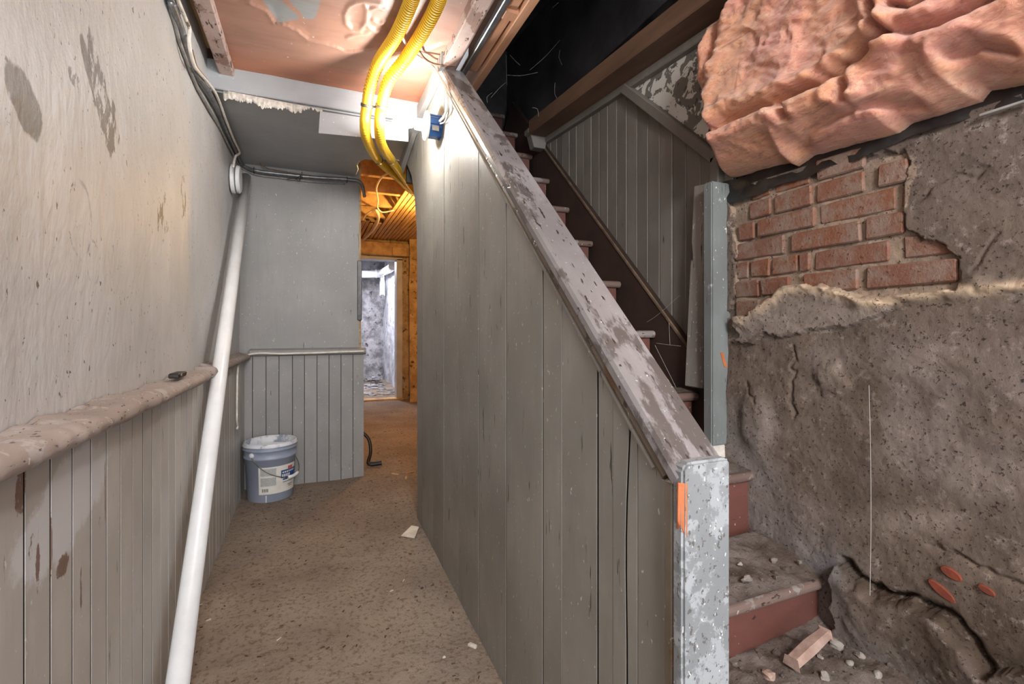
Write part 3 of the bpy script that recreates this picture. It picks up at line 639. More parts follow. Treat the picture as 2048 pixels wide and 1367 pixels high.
def insx(a, b):
    px, py = pxi(a, b); n = fbm(a * 12, b * 12, 70); e = dseg(a, b, OUTW + [OUTW[0]])
    t = np.sqrt(np.clip(e / .075, 0, 1))
    wr_ = 1 - np.abs(fbm(a * 5 + .8 * n, b * 9 + 1.2 * fbm(a * 4, b * 4, 71), 72)) * 2
    x = XR + .005 - .135 * t - .009 * n * t - .014 * wr_ * t - .007 * fbm(a * 8 + b * 10, b * 46 - a * 26, 74, 3) * t - .004 * fbm(a * 30, b * 60, 75, 3) * t
    for i, cr in enumerate(CRS):
        dd = dseg(px + 7 * n, py + 7 * n, cr); x = x + (.045 if i == 0 else .026) * np.exp(-(dd / (8 if i == 0 else 7)) ** 2) * t
        x = x - .014 * np.exp(-((dd - 22) / 14) ** 2) * t
    return x
tag(grid('insulation_batt', np.concatenate([np.arange(-1.25, .36, .02), np.arange(.36, 1.30, .004)]), np.concatenate([np.arange(1.42, 2.1, .004), np.arange(2.1, 2.40, .02)]), lambda a, b: (insx(*snapw(a, b)), *snapw(a, b)), 'insul', keep=near), 'crumpled pink fibreglass insulation batt hanging above the bare bricks', 'insulation')
tag(box('lath_strip', XR - .03, XR - .02, .3, .49, 1.475, 1.480, 'greycable', bevel=.001), 'thin grey strip under the insulation at the right edge', 'strip')

# ================================================================== PANELLED STAIR WALL (right of the flight)
XQ = 1.212
def ztrim(yv): return 1.965 + .064 * yv
yk = onX(1250, 180, XR).y; zk = ztrim(yk); ye, ze = 1.158, 1.623
dsl = (zk - ze) / (yk - ye)
def ptop(yv): return min(ztrim(yv), ze + dsl * (yv - ye))
def skz(yv): return 1.05 + .975 * (yv - 1.31)
wst = struct(box('wall_stair', XQ + .015, XQ + .03, 1.10, 3.3, .2, 2.3, 'sill', bevel=0))
yv = 1.10
while yv < 2.46:
    y0, y1 = yv + .0012, yv + .0668
    pts = [(y0, skz(y0) - .06), (y1, skz(y1) - .06), (y1, ptop(y1))] + ([(yk, zk)] if y0 < yk < y1 else []) + [(y0, ptop(y0))]
    if ptop(y0) > skz(y0) - .05: prism('plank', pts, 'x', XQ + random.uniform(-.001, .001), XQ + .016, 'stairpanel', wst, bevel=.003)
    yv += .068
# pale chamfer beads on the joints read as thin light lines
def strip(name, p0, p1, x0, x1, hw, mat, parent=None, bevel=.004):
    (ya, za), (yb, zb) = p0, p1; L = math.hypot(yb - ya, zb - za); ny, nz = -(zb - za) / L * hw, (yb - ya) / L * hw
    return prism(name, [(ya - ny, za - nz), (yb - ny, zb - nz), (yb + ny, zb + nz), (ya + ny, za + nz)], 'x', x0, x1, mat, parent, bevel=bevel)
struct(strip('trim_4', (.6, ztrim(.6)), (2.47, ztrim(2.47)), XQ - .026, XQ + .006, .016, 'stairpanel'))
struct(strip('trim_5', (yk, zk), (ye - .01, ze - .009), XQ - .03, XQ + .006, .019, 'stairpanel'))
struct(strip('trim_6', (ye - .008, ze), (ye - .008, .9), XQ - .03, XQ + .006, .018, 'stairpanel'))
struct(prism('wall_peeling', [(yk, zk), (ye, ze), (.6, 1.5), (.6, ztrim(.6))], 'x', XQ + .001, XQ + .012, 'peel'))
strip('skirt', (1.12, skz(1.12) - .13), (2.9, skz(2.9) - .13), XQ - .022, XQ + .002, .10, 'skirt', wst, bevel=.002)
strip('skirt_edge', (1.14, skz(1.14)), (2.46, skz(2.46)), XQ - .026, XQ + .004, .006, 'skirtedge', wst, bevel=.002)
# upper stairwell, dark
struct(box('wall_stairwell', XP2 + .12, XP2 + .14, .3, 3.5, 2.34, 3.1, 'soot', bevel=0))
struct(box('wall_end', XP2 - .05, XR + .12, 3.02, 3.06, 2.0, 3.1, 'soot', bevel=0))
for k, px in enumerate((1032, 1064)):
    yv = 3.0; p = onY(px, 150, 3.015); box('board', p.x, p.x + .09, 3.0, 3.022, 2.3, 2.95, 'soot', bpy.data.objects['wall_end'], bevel=.002)
struct(hexa('ceiling.003', [(XP2, .2, 2.75), (XR + .1, .2, 2.75), (XR + .1, 3.1, 2.98), (XP2, 3.1, 2.98), (XP2, .2, 2.79), (XR + .1, .2, 2.79), (XR + .1, 3.1, 3.02), (XP2, 3.1, 3.02)], 'soot', bevel=0))
struct(box('ceiling.006', .59, 1.35, -1.8, .26, 2.362, 2.40, 'beam', bevel=0))
struct(box('wall_light_stop', XP2, XR + .12, .22, .26, 2.37, 2.8, 'soot', bevel=0))  # unseen wall added to keep world light out of the stairwell
struct(box('wall_side', XR + .035, XR + .055, .2, 3.1, 2.05, 3.0, 'soot', bevel=0))
V = []
for yv in (1.0, 2.34):
    zb = ztrim(yv) + .012; V += [(1.085, yv, zb), (XQ + .02, yv, zb), (XQ + .02, yv, zb + .075), (1.085, yv, zb + .075)]
tag(obj('stair_beam', V, [(0, 1, 2, 3), (7, 6, 5, 4), (0, 4, 5, 1), (1, 5, 6, 2), (2, 6, 7, 3), (3, 7, 4, 0)], 'beam', bevel=.004), 'brown timber beam running above the panelled stair wall', 'beam')
tag(prism('corbel_block', [(1.12, 2.065), (1.19, 2.065), (1.20, 2.135), (1.215, 2.14), (1.215, 2.165), (1.085, 2.165), (1.085, 2.14), (1.10, 2.135)], 'y', 2.345, 2.40, 'stairpanel', bevel=.003), 'small grey corbel block at the top end of the stair panelling', 'block')
# joists, metal strip left of the stairwell
tag(box('corner_bead', .604, .626, -1.7, 2.02, 2.185, 2.21, 'metal', bevel=.003), 'galvanised metal strip along the ceiling above the sloping cap', 'strip')
tag(box('stair_joist', .632, .672, -1.7, 1.99, 2.20, 2.36, 'joist', bevel=.003), 'raw wood joist beside the metal strip at the stair opening', 'joist')
tag(box('stair_joist', .680, .716, -1.7, 2.35, 2.185, 2.36, 'joist', bevel=.003), 'longer raw wood joist edging the dark stairwell', 'joist')
tag(box('joist_block', .632, .684, 1.55, 1.60, 2.19, 2.22, 'joist', bevel=.003), 'short raw wood block between the two stair joists', 'block')

# ================================================================== STAIRS
st = empty('staircase', (.9, .9, 0)); tag(st, 'narrow red-brown wooden staircase with dusty rounded treads', 'staircase')
T = [(.785 + .215 * (k - 1), .452 + .205 * (k - 1)) for k in range(0, 12)]
for k, (ty, tz) in enumerate(T):
    xr = XR - .012 if k >= 3 else XR + .02
    if k == 1: xr = XR - .005
    depth = .245 if k < 11 else .08
    nose = [(ty + depth, tz - .028), (ty + .012, tz - .028), (ty + .004, tz - .024), (ty, tz - .014), (ty + .003, tz - .005), (ty + .012, tz), (ty + depth, tz)]
    prism('tread', nose, 'x', XP2 - .002, xr, 'tread', st, bevel=.003)
    box('riser', XP2 - .002, xr - .012, ty + .022, ty + .04, tz - .205, tz - .026, 'riser', st, bevel=.001)
box('scotia', XP2, XR - .03, T[5][0] + .20, T[5][0] + .215, T[5][1] + .001, T[5][1] + .028, 'joist', st, bevel=.003)
def pile(name, k, seed, amp, parent):
    ty, tz = T[k]
    def f(a, b):
        e = np.minimum(np.minimum(sst(0, .05, b - ty - .010), 1), sst(0, .03, ty + .235 - b))
        back = sst(ty + .02, ty + .22, b); rgt = sst(.75, 1.15, a)
        z = tz + .002 + e * (amp * (.35 + .9 * back) * (.7 + .6 * rgt) + .010 * fbm(a * 18, b * 18, seed) + .006 * np.abs(fbm(a * 55, b * 55, seed + 1)))
        return a, b, z
    stuff(grid(name, np.arange(XP2, XR + .02, .006), np.arange(ty + .010, ty + .24, .006), f, 'dust', parent))
pile('dust_layer', 1, 80, .022, st); pile('dust_layer', 2, 83, .012, st); pile('dust_layer', 3, 86, .005, st)
# rubble at the foot of the stairs
def rubz(a, b): return .318 + .035 * sst(.95, 1.2, a) + .022 * fbm(a * 7, b * 7, 90) + .010 * fbm(a * 28, b * 28, 91) + .006 * np.abs(fbm(a * 70, b * 70, 92)) - .04 * sst(.66, .60, a)
stuff(tag(grid('rubble_bed', np.arange(.60, 1.24, .006), np.concatenate([np.arange(-.6, .2, .02), np.arange(.2, .83, .006)]), lambda a, b: (a, b, rubz(a, b) - .3 * sst(.1, -.6, b)), 'dust'), 'bed of grey plaster rubble at the foot of the stairs', 'rubble'))
def rz(x_, y_): return float(rubz(np.array([[x_]]), np.array([[y_]]))[0, 0])
for i, (px, py, r, lab) in enumerate(((1688, 1262, .017, 'grey mortar lump touching the wall right of the bottom riser'), (1672, 1285, .013, 'grey mortar lump just in front of the pink brick piece'), (1740, 1270, .013, 'mortar lump at the wall foot, right of the larger lumps'),
        (1720, 1305, .009, 'small pale stone in the rubble below the wall foot'), (1705, 1258, .014, 'mortar lump second from the bottom riser along the wall'), (1538, 1335, .012, 'reddish stone lying against the bottom riser'), (1765, 1290, .010, 'rightmost mortar lump along the wall foot'),
        (1650, 1345, .010, 'pale stone near the bottom edge below the pink brick piece'), (1640, 1310, .006, 'pebble beside the pink brick piece'), (1700, 1325, .008, 'brownish pebble in the middle of the rubble bed'), (1755, 1345, .009, 'dusty pebble low in the rubble bed at right'))):
    p = onZ(px, py, .345); p.z = rz(p.x, p.y) + r * .4
    tag(rock('rubble_stone', p, r, 'stone' if i != 5 else 'pinkbrick', seed=i, sq=(1.15, 1, .8)), lab, 'stone', 'stones in the rubble bed')
a, b = onZ(1583, 1318, .36), onZ(1650, 1262, .385); a = Vector((a.x, a.y, .345)); b = Vector((b.x, b.y, .375))
ax = (b - a); sd = Vector((ax.y, -ax.x, 0)).normalized()
V = []
for p, wd, hg in ((a, .016, .018), (a + ax * .5, .0175, .020), (b, .015, .016)):
    V += [p - sd * wd, p + sd * wd, p + sd * wd * .7 + Vector((0, 0, hg)), p - sd * wd * .8 + Vector((0, 0, hg * .9))]
Fc = [(0, 1, 2, 3), (11, 10, 9, 8)] + [(s_ * 4 + i, s_ * 4 + (i + 1) % 4, s_ * 4 + 4 + (i + 1) % 4, s_ * 4 + 4 + i) for s_ in (0, 1) for i in range(4)]
tag(obj('brick_piece', V, Fc, 'pinkbrick', bevel=.003), 'broken pink brick piece leaning against the bottom riser', 'brick')
for i, (px, py, r) in enumerate(((1548, 1122, .008), (1494, 1160, .011), (1480, 1130, .006), (1600, 1125, .005))):
    p = onZ(px, py, .475); tag(rock('plaster_lump', (p.x, p.y, .478), r, 'stone', seed=30 + i, sq=(1.2, 1, .8)), ('pale crumb at the middle of the dusty lowest tread', 'largest pale plaster lump on the lowest tread', 'small crumb beside the largest lump on the lowest tread', 'crumb toward the wall end of the lowest tread')[i], 'plaster', 'plaster lumps on the lowest tread')
V = []; Fc = []; rn = random.Random(21)
for i in range(420):
    if i < 270: x_, y_ = rn.uniform(.63, 1.2), rn.uniform(.3, .80); z_ = rz(x_, y_); r_ = rn.choice((.003, .004, .005, .009))
    else: x_, y_ = rn.uniform(.63, 1.15), rn.uniform(.82, .99); z_ = .468; r_ = rn.choice((.002, .003, .005))
    b0 = len(V)
    for q in bxv(-1, 1, -1, 1, -.7, .8): V.append((x_ + q[0] * r_ * rn.uniform(.5, 1.1), y_ + q[1] * r_ * rn.uniform(.5, 1.1), z_ + q[2] * r_ * rn.uniform(.5, 1.1)))
    Fc += [tuple(b0 + k for k in q) for q in BF]
stuff(tag(obj('gravel', V, Fc, 'dust'), 'small grey plaster crumbs strewn over the bottom steps and rubble', 'gravel'))
# post and board standing on the treads by the wall
ps = empty('wall_post', (1.17, 1.12, .66)); tag(ps, 'grey-green painted post with splintered foot beside the bare bricks', 'post')
box('shaft', 1.125, 1.213, 1.10, 1.136, .715, 1.524, 'post', ps, bevel=.004, segs=2)
box('foot', 1.137, 1.205, 1.104, 1.132, .668, .716, 'chip', ps, bevel=.006)
hexa('bare_edge', [(1.206, 1.097, .72), (1.217, 1.097, .72), (1.217, 1.12, .72), (1.206, 1.12, .72), (1.2115, 1.097, 1.50), (1.2165, 1.097, 1.50), (1.2165, 1.12, 1.50), (1.2115, 1.12, 1.50)], 'chip', ps, bevel=.001)
for (p0, p1, hw) in (((1.163, 1.0), (1.180, .955), .006), ((1.206, 1.10), (1.204, .86), .004)):
    (x0, z0), (x1, z1) = p0, p1
    prism('bare_scar', [(x0 - hw, z0), (x0 + hw, z0), (x1 + hw, z1), (x1 - hw, z1)], 'y', 1.0985, 1.101, 'rawwood', ps)
lb = hexa('leaning_board', [(1.150, 1.164, .862 + .02), (1.172, 1.164, .882), (1.172, 1.244, .882), (1.150, 1.244, .882), (1.166, 1.150, 1.535), (1.188, 1.150, 1.535), (1.188, 1.218, 1.545), (1.166, 1.218, 1.545)], 'board', bevel=.003)
tag(lb, 'dusty grey board standing on the third tread against the panelling', 'board')

# ================================================================== PIPES, CABLES, LAMP
pv = empty('drain_pipe', (-.335, 1.4, 0)); tag(pv, 'long white plastic pipe leaning along the left wall', 'pipe')
pb, pt = onZ(345, 1455, .03), onX(492, 354, -.372)
pb = Vector((-.325, 1.42, .03)); 
tube('barrel', [pb, pb.lerp(pt, .5), pt], .0285, 'pvc', pv, seg=28)
jb = empty('cable_junction', onX(472, 358, -.40)); tag(jb, 'pair of white round discs on the left wall at the pipe top', 'fitting')
cj = Vector((-.416, 3.08, 1.07 + 301 * 2.7 / 953))
for k, (dx, rr) in enumerate(((0, .080), (.026, .076))):
    lathe('disc', [(0, 0), (rr * .9, 0), (rr, .004), (rr, .016), (rr * .93, .022), (0, .024)], (cj.x + dx, cj.y + .02, cj.z), (1, 0, 0), 'pvc', jb, seg=36, smooth=False)
def path(pts, fn): return [fn(*p) for p in pts]
WC = lambda px, py, x: onX(px, py, x)
def clampz(L, z): return [Vector((p.x, min(p.y, YB - .012), min(p.z, z))) for p in L]
ac = [(330, -30), (343, 7), (356, 41), (368, 79), (380, 117), (391, 146), (403, 164), (418, 187), (438, 225), (456, 269), (473, 307), (486, 328)]
cab = [Vector((-.40, -1.5, 2.09)), Vector((-.402, .2, 2.09))] + clampz([onX(p[0], p[1], -.402) for p in ac], 2.112) + [onY(p[0], p[1], YB - .012) for p in ((511, 341), (564, 348), (623, 354), (696, 359))] + [Vector((onY(722, 366, YB).x, YB + .0, onY(722, 366, YB).z)), Vector((onY(731, 384, YB).x, YB + .05, onY(731, 390, YB).z))]
cs_ = smooth_path(cab, .004)
v, f = tubev(cs_, lambda i: .0115 + (.0012 if i % 2 else -.0004), 8)
tag(obj('armoured_cable', v, f, 'steel', smooth=True), 'ribbed steel armoured cable running along the top of the left wall', 'cable')
gc = [(326, -30), (339, 8), (350, 42), (360, 80), (374, 118), (386, 150), (400, 181), (415, 208), (441, 254), (465, 301), (484, 331)]
tag(tube('grey_cable', [Vector((-.41, -1.5, 2.075)), Vector((-.412, .2, 2.075))] + clampz([onX(p[0] - 1, p[1] + 3, -.412) for p in gc], 2.10) + [onY(p[0], p[1] + 6, YB + .012) for p in ((511, 343), (564, 350), (623, 357), (690, 361))], .0065, 'greycable', seg=8, step=.015), 'thin grey cable following below the armoured cable', 'cable')
wc = [(360, -25), (364, 0), (372, 19), (379, 44), (378, 76), (380, 99), (388, 129), (397, 143), (416, 165), (432, 177), (444, 192), (444, 204), (453, 243), (467, 278), (479, 293), (471, 313), (466, 334)]
tag(tube('white_cable', [Vector((-.38, -1.5, 2.095)), Vector((-.383, .2, 2.098))] + clampz([onX(p[0], p[1], -.383) for p in wc], 2.10), .0062, 'whitecable', seg=8, step=.01), 'white twin cable dropping to the round discs at the wall corner', 'cable')
tag(tube('tan_cable', clampz([onX(p[0] + 4, p[1] + 1, -.395) for p in wc[5:12]] + [onX(446, 215, -.40)], 2.11), .004, 'tancable', seg=6, step=.02), 'brown cable crossing the white cable near the header', 'cable')
tag(tube('soffit_wire', [onZ(520, 323, ZS + .01), onZ(522, 327, ZS - .008), onY(535, 337, YB - .03), onY(575, 344, YB - .03), onY(623, 351, YB - .028)], .004, 'tancable', seg=6, step=.02), 'tan wire coming out of the hole in the grey soffit', 'wire')
tie = empty('cable_tie', onY(610, 356, YB)); tag(tie, 'twisted dark wire tie round the cables on the end wall', 'tie')
tube('twist', [onY(574, 358, YB - .03), onY(595, 355, YB - .035), onY(602, 350, YB - .035), onY(598, 362, YB - .04), onY(592, 357, YB - .04)], .0025, 'black', tie, seg=5, step=.01)
for px in (508, 604, 694):
    p = onY(px, 341 + (px - 511) * .1, YB - .012); tube('loop', [p + Vector((0, -.018 * math.cos(a), .021 * math.sin(a))) for a in np.linspace(0, 2 * math.pi, 10)], .002, 'black', tie, seg=5)
# white cable along the end-wall rail with the dangling tail
tag(tube('rail_cable', [onY(p[0], p[1], YB - .040) for p in ((478, 722), (495, 710), (520, 706), (560, 707), (600, 706), (640, 705), (690, 703), (728, 702))], .0065, 'whitecable', seg=8, step=.02), 'white cable stapled under the rail of the end wall', 'cable')
tag(tube('dangling_cable', [onX(p[0], p[1], -.375) for p in ((483, 716), (478, 722), (475, 745), (474, 800), (474, 842), (476, 850), (474, 857))], .0055, 'whitecable', seg=8, step=.02), 'white cable tail hanging against the corner boards', 'cable')
# yellow flexible gas lines
def gasline(nm, pts, label):
    e = empty(nm, pts[-1]); tag(e, label, 'gas line', 'yellow flexible gas lines')
    sp_ = smooth_path(pts, .0035); N = len(sp_)
    def rad(i):
        if sp_[i].z > 2.1 and sp_[i].y < 2.3: return .0235 + (.0024 if (i // 2) % 2 else -.0018)
        return .0235 + .0006 * math.sin(i * .9)
    v, f = tubev(sp_, rad, 14); obj('corrugated_hose', v, f, 'yellow', e, smooth=True); return e, sp_
def dpt(px, py, z): return onZ(px, py, z)
A = [(850, -80, 2.195), (820, 9, 2.195), (791, 73, 2.195), (757, 126, 2.185), (740, 175, 2.12), (734, 211, 2.06), (730, 249, 1.99), (735, 281, 1.98), (756, 319, 2.02), (797, 357, 2.06), (817, 377, 2.08), (838, 392, 2.10)]
B = [(905, -80, 2.195), (874, 9, 2.195), (844, 67, 2.195), (809, 120, 2.185), (776, 164, 2.13), (763, 213, 2.06), (759, 249, 1.99), (763, 287, 1.985), (782, 319, 2.02), (806, 354, 2.06), (822, 377, 2.08), (845, 398, 2.10)]
for pts, lab in ((A, 'left one of the two yellow corrugated gas lines under the ceiling'), (B, 'right one of the two yellow corrugated gas lines, nearer the bulb')):
    P3 = [dpt(*p) for p in pts]; P3 = P3[:1] + P3[1:]; x0 = P3[0].x; ext = [Vector((x0 + .03, -1.5, 2.195)), Vector((x0 + .03, -.2, 2.195)), Vector((x0 + .015, .8, 2.195))]; P3 = ext + P3; e, sp_ = gasline('gas_line', P3, lab)
    for q in (P3[8], P3[11]):
        i = min(range(len(sp_)), key=lambda j: (sp_[j] - q).length); tg = (sp_[i + 1] - sp_[i - 1]).normalized()
        lathe('clamp', [(.0248, -.006), (.027, -.006), (.027, .006), (.0248, .006), (.0248, -.006)], sp_[i], tg, 'clamp', e, seg=20)
        o_ = tg.orthogonal().normalized(); sdv = Vector((1, 0, 0))
        box('lug', sp_[i].x + .024, sp_[i].x + .046, sp_[i].y - .005, sp_[i].y + .005, sp_[i].z - .002, sp_[i].z + .003, 'clamp', e, bevel=.001)
# bare bulb on the blue box
lc = Vector((XP, 2.08, 1.968)); lf = empty('bulb_fixture', lc); tag(lf, 'bare lit bulb in a white holder on a blue electrical box', 'lamp')
bxo = []
for r_, xx in ((.050, XP - .001), (.050, XP - .058)):
    for k in range(8):
        a = math.pi / 8 + k * math.pi / 4; bxo.append((xx, lc.y + r_ * math.cos(a) * 1.04, lc.z + r_ * math.sin(a) * 1.04))
bo = obj('box', bxo, [tuple(range(8)), tuple(range(15, 7, -1))] + [(i, (i + 1) % 8, 8 + (i + 1) % 8, 8 + i) for i in range(8)], 'blue', lf, bevel=.002)
for dz in (.028, -.006): box('rib', XP - .056, XP - .004, lc.y - .0525, lc.y - .047, lc.z + dz - .002, lc.z + dz + .002, 'blue', bo, bevel=.001)
box('sticker', XP - .048, XP - .018, lc.y - .051, lc.y - .0475, lc.z - .036, lc.z - .014, 'greycable', bo, bevel=0)
lathe('holder', [(0, .0), (.062, .0), (.064, .004), (.060, .010), (.034, .016), (.026, .022), (.024, .050), (.021, .054), (0, .054)], (XP - .058, lc.y, lc.z), (-1, 0, 0), 'cream', lf, seg=36)
bc = Vector((.358, 2.08, 1.966))
lathe('bulb', [(0, .042)] + [(.034 * math.sin(a), -.034 * math.cos(a) * -1) for a in np.linspace(.05, 2.2, 12)] + [(.020, -.036), (.016, -.05), (0, -.052)], bc, (-1, 0, 0), 'bulb', lf, seg=28)
# wires between gas line and lamp box
tag(tube('lamp_cable', [onZ(800, 62, 2.21), onZ(812, 88, 2.215), onZ(830, 108, 2.21), onZ(852, 122, 2.205), onZ(870, 138, 2.19), onX(886, 165, XP - .03), onX(893, 185, XP - .025), onX(896, 212, XP - .02), onX(888, 232, XP - .02), onX(879, 243, XP - .02)], .005, 'whitecable', seg=8, step=.01), 'white cable curving from the ceiling sheet down to the blue box', 'cable')
tag(tube('brown_wire', [onZ(838, 102, 2.21), onZ(850, 118, 2.205), onZ(868, 128, 2.195), onZ(890, 131, 2.19), onZ(912, 131, 2.19)], .005, 'tancable', seg=8, step=.01), 'dark brown wire crossing the mauve ceiling batten', 'wire')
tag(tube('thin_wire', [onX(896, 205, XP - .012), onX(897, 225, XP - .012), onX(890, 243, XP - .014), onX(881, 247, XP - .02)], .0035, 'greycable', seg=6, step=.01), 'thin grey wire looping into the back of the blue box', 'wire')

# ================================================================== BUCKET
bx_, by_, bz_ = -.228, 3.262, .052
bk = empty('paint_bucket', (bx_, by_, bz_)); tag(bk, 'blue-grey plastic paint bucket with white paint lining in the corner', 'bucket')
BH = .345; r0, r1 = .128, .143
def br(z): return r0 + (r1 - r0) * z / BH
TL = .06     # the bucket leans a little with the ground
lathe('body', [(0, 0), (r0 - .006, 0), (r0, .006), (br(.25), .25), (br(.25) + .006, .252), (br(.25) + .008, .262), (br(.25) + .004, .266), (br(.3) + .002, .30), (br(.3) + .009, .303), (br(.3) + .009, .309), (br(.3) + .003, .313), (br(.32) + .002, .324)], (bx_, by_, bz_), (0, 0, 1), 'bucket', bk, seg=48)
lathe('rim', [(br(.32) + .002, .322), (br(.32) + .010, .324), (br(.32) + .010, .331), (br(.33) + .004, .334), (br(.33) + .005, .342), (br(.33) + .002, .346), (br(.33) - .004, .345), (br(.3) - .004, .30)], (bx_, by_, bz_), (0, 0, 1), 'rim', bk, seg=48)
lathe('lining', [(br(.3) - .003, .31), (r0 - .002, .02), (0, .02)], (bx_, by_, bz_), (0, 0, 1), 'innerpaint', bk, seg=48)
vd = math.atan2(-by_, -bx_)          # direction toward the viewer
def cylpatch(name, a0, a1, z0, z1, dr, mat, parent, n=14, sk=0):
    V = []; Fc = []
    for i in range(n + 1):
        a = a0 + (a1 - a0) * i / n
        for zz in (z0, z1): V.append((bx_ + (br(zz) + dr) * math.cos(a), by_ + (br(zz) + dr) * math.sin(a), bz_ + zz + sk * (i / n)))
    for i in range(n): Fc.append((2 * i, 2 * i + 2, 2 * i + 3, 2 * i + 1))
    return obj(name, V, Fc, mat, parent, smooth=True)
LBa = vd - .62
lab_ = cylpatch('label', vd - .48, vd + 1.25, .052, .212, .0012, 'labelw', bk)
cylpatch('print_block', vd - .40, vd + .22, .10, .150, .0016, 'labelg', lab_); cylpatch('print_block', vd - .40, vd + .22, .160, .203, .0016, 'labelg', lab_)
for k in range(6): cylpatch('barcode_bar', vd - .34 + k * .045, vd - .34 + k * .045 + (.02 if k % 2 else .03), .066, .086, .0017, 'labelk', lab_, n=2)
cylpatch('brand_block', vd + .42, vd + 1.24, .135, .182, .0017, 'labelb', lab_); cylpatch('brand_oval', vd + .74, vd + 1.02, .180, .200, .0020, 'labelr', lab_, n=6)
for k in range(7): cylpatch('lettering', vd + .48 + k * .10, vd + .55 + k * .10, .164, .173, .0021, 'labelw', lab_, n=2)
for k in range(5): cylpatch('lettering', vd + .46 + k * .085, vd + .52 + k * .085, .141, .157, .0021, 'labelw', lab_, n=2)
cylpatch('tan_band', vd + .75, vd + 1.22, .124, .134, .0017, 'labelt', lab_); cylpatch('lettering', vd + .5, vd + .72, .122, .131, .0019, 'labelb', lab_)
for z0_, a_, b_ in ((.108, .5, 1.1), (.088, .75, 1.05), (.078, .8, .98)): cylpatch('lettering', vd + a_, vd + b_, z0_, z0_ + .004, .0019, 'labelk', lab_)
ha = vd - .75; hb = vd - .75 + math.pi
for a in (ha, hb):
    c2 = (bx_ + (br(.28) + .004) * math.cos(a), by_ + (br(.28) + .004) * math.sin(a), bz_ + .283)
    lathe('ear', [(0, -.004), (.015, -.004), (.015, .006), (.010, .010), (0, .010)], c2, (math.cos(a), math.sin(a), 0), 'rim', bk, seg=16)
hp = []
for t in np.linspace(0, 1, 40):
    a = ha + math.pi * t; sag = math.sin(math.pi * t); rr = br(.28) + .010 + .012 * sag
    hp.append(Vector((bx_ + rr * math.cos(a), by_ + rr * math.sin(a), bz_ + .283 - .145 * sag ** .8)))
hd = tube('handle', hp, .0024, 'clamp', bk, seg=8)
tube('grip', hp[17:25], .0095, 'pvc', hd, seg=12)
cylpatch('paint_drip', vd - .20, vd - .16, .005, .046, .0015, 'innerpaint', bk, n=2)

# ================================================================== SMALL THINGS ON THE FLOOR AND RAIL
def ground(px, py):
    p = onZ(px, py, .03)
    for _ in range(4): p = onZ(px, py, float(fz(np.array([p.x]), np.array([p.y]))[0]))
    return p
a, b, c_, d_ = ground(823, 1052), ground(838, 1058), ground(829, 1078), ground(802, 1073)
up = Vector((0, 0, .004))
tag(obj('paper_scrap', [a + up, b + up + Vector((0, 0, .008)), c_ + up, d_ + up] + [p + up + Vector((0, 0, .0015)) for p in (a, b + Vector((0, 0, .008)), c_, d_)], BF, 'paper'), 'creased pale paper scrap on the dirt beside the partition', 'paper')
def chip(name, px, py, l, wd, h, ang, mat, label, cat, group=None):
    p = ground(px, py); c, s_ = math.cos(ang), math.sin(ang); V = []
    for zz in (0, h):
        for u, w2 in ((-l, -wd), (l, -wd * .7), (l * .9, wd), (-l * .8, wd * .8)): V.append((p.x + u * c - w2 * s_, p.y + u * s_ + w2 * c, p.z - .002 + zz))
    return tag(obj(name, V, BF, mat, bevel=min(h, wd) * .2), label, cat, group)
chip('plaster_chip', 945, 1292, .016, .007, .010, -1.0, 'chip', 'largest white plaster chip at the foot of the partition', 'chip', 'pale chips on the dirt floor')
chip('plaster_chip', 888, 1314, .005, .004, .005, 0, 'chip', 'small round white chip left of the largest plaster chip', 'chip', 'pale chips on the dirt floor')
chip('plaster_chip', 783, 1181, .008, .003, .004, .4, 'chip', 'white chip on the dirt in the middle of the passage', 'chip', 'pale chips on the dirt floor')
chip('plaster_chip', 807, 1160, .011, .002, .003, 1.0, 'chip', 'thin white splinter on the dirt near the paper scrap', 'chip', 'pale chips on the dirt floor')
chip('plaster_chip', 558, 1277, .010, .002, .003, .7, 'chip', 'thin white splinter in the near left of the dirt floor', 'chip', 'pale chips on the dirt floor')
chip('plaster_chip', 417, 1239, .008, .006, .003, .2, 'chip', 'flat translucent flake near the foot of the white pipe', 'chip', 'pale chips on the dirt floor')
chip('plaster_chip', 402, 1208, .005, .003, .003, .2, 'chip', 'tiny white flake beside the left boards and white pipe', 'chip', 'pale chips on the dirt floor')
chip('pebble', 844, 1176, .006, .005, .006, .3, 'litter', 'dark pebble on the dirt right of the white chip', 'pebble')
chip('plaster_lump', 720, 948, .022, .012, .018, .5, 'chip', 'white plaster crumbs at the foot of the end wall corner', 'plaster')
for i, (px, py) in enumerate(((820, 945), (812, 955), (790, 948))): chip('wood_splinter', px, py, .03, .006, .008, .3 + i, 'lath', ('pale splinter on the dirt by the partition end', 'darker splinter just nearer than the pale splinter', 'short splinter left of the other two on the dirt')[i], 'splinter', 'splinters in the doorway')
# black hose end behind the end-wall corner
hb_ = empty('hose_end', ground(750, 935)); tag(hb_, 'black hose end with clamp lying at the end wall corner', 'hose')
g0 = ground(735, 935)
tube('hose', [Vector((g0.x - .03, g0.y + .12, .30)), Vector((g0.x + .02, g0.y + .10, .24)), Vector((g0.x + .03, g0.y + .07, .15)), Vector((g0.x + .005, g0.y + .02, .085)), Vector((g0.x + .02, g0.y, .078))], .012, 'black', hb_, step=.02)
tube('nozzle', [Vector((g0.x + .02, g0.y, .078)), Vector((g0.x + .05, g0.y - .005, .08)), Vector((g0.x + .10, g0.y - .01, .084))], .017, 'black', hb_, seg=10, smooth=False)
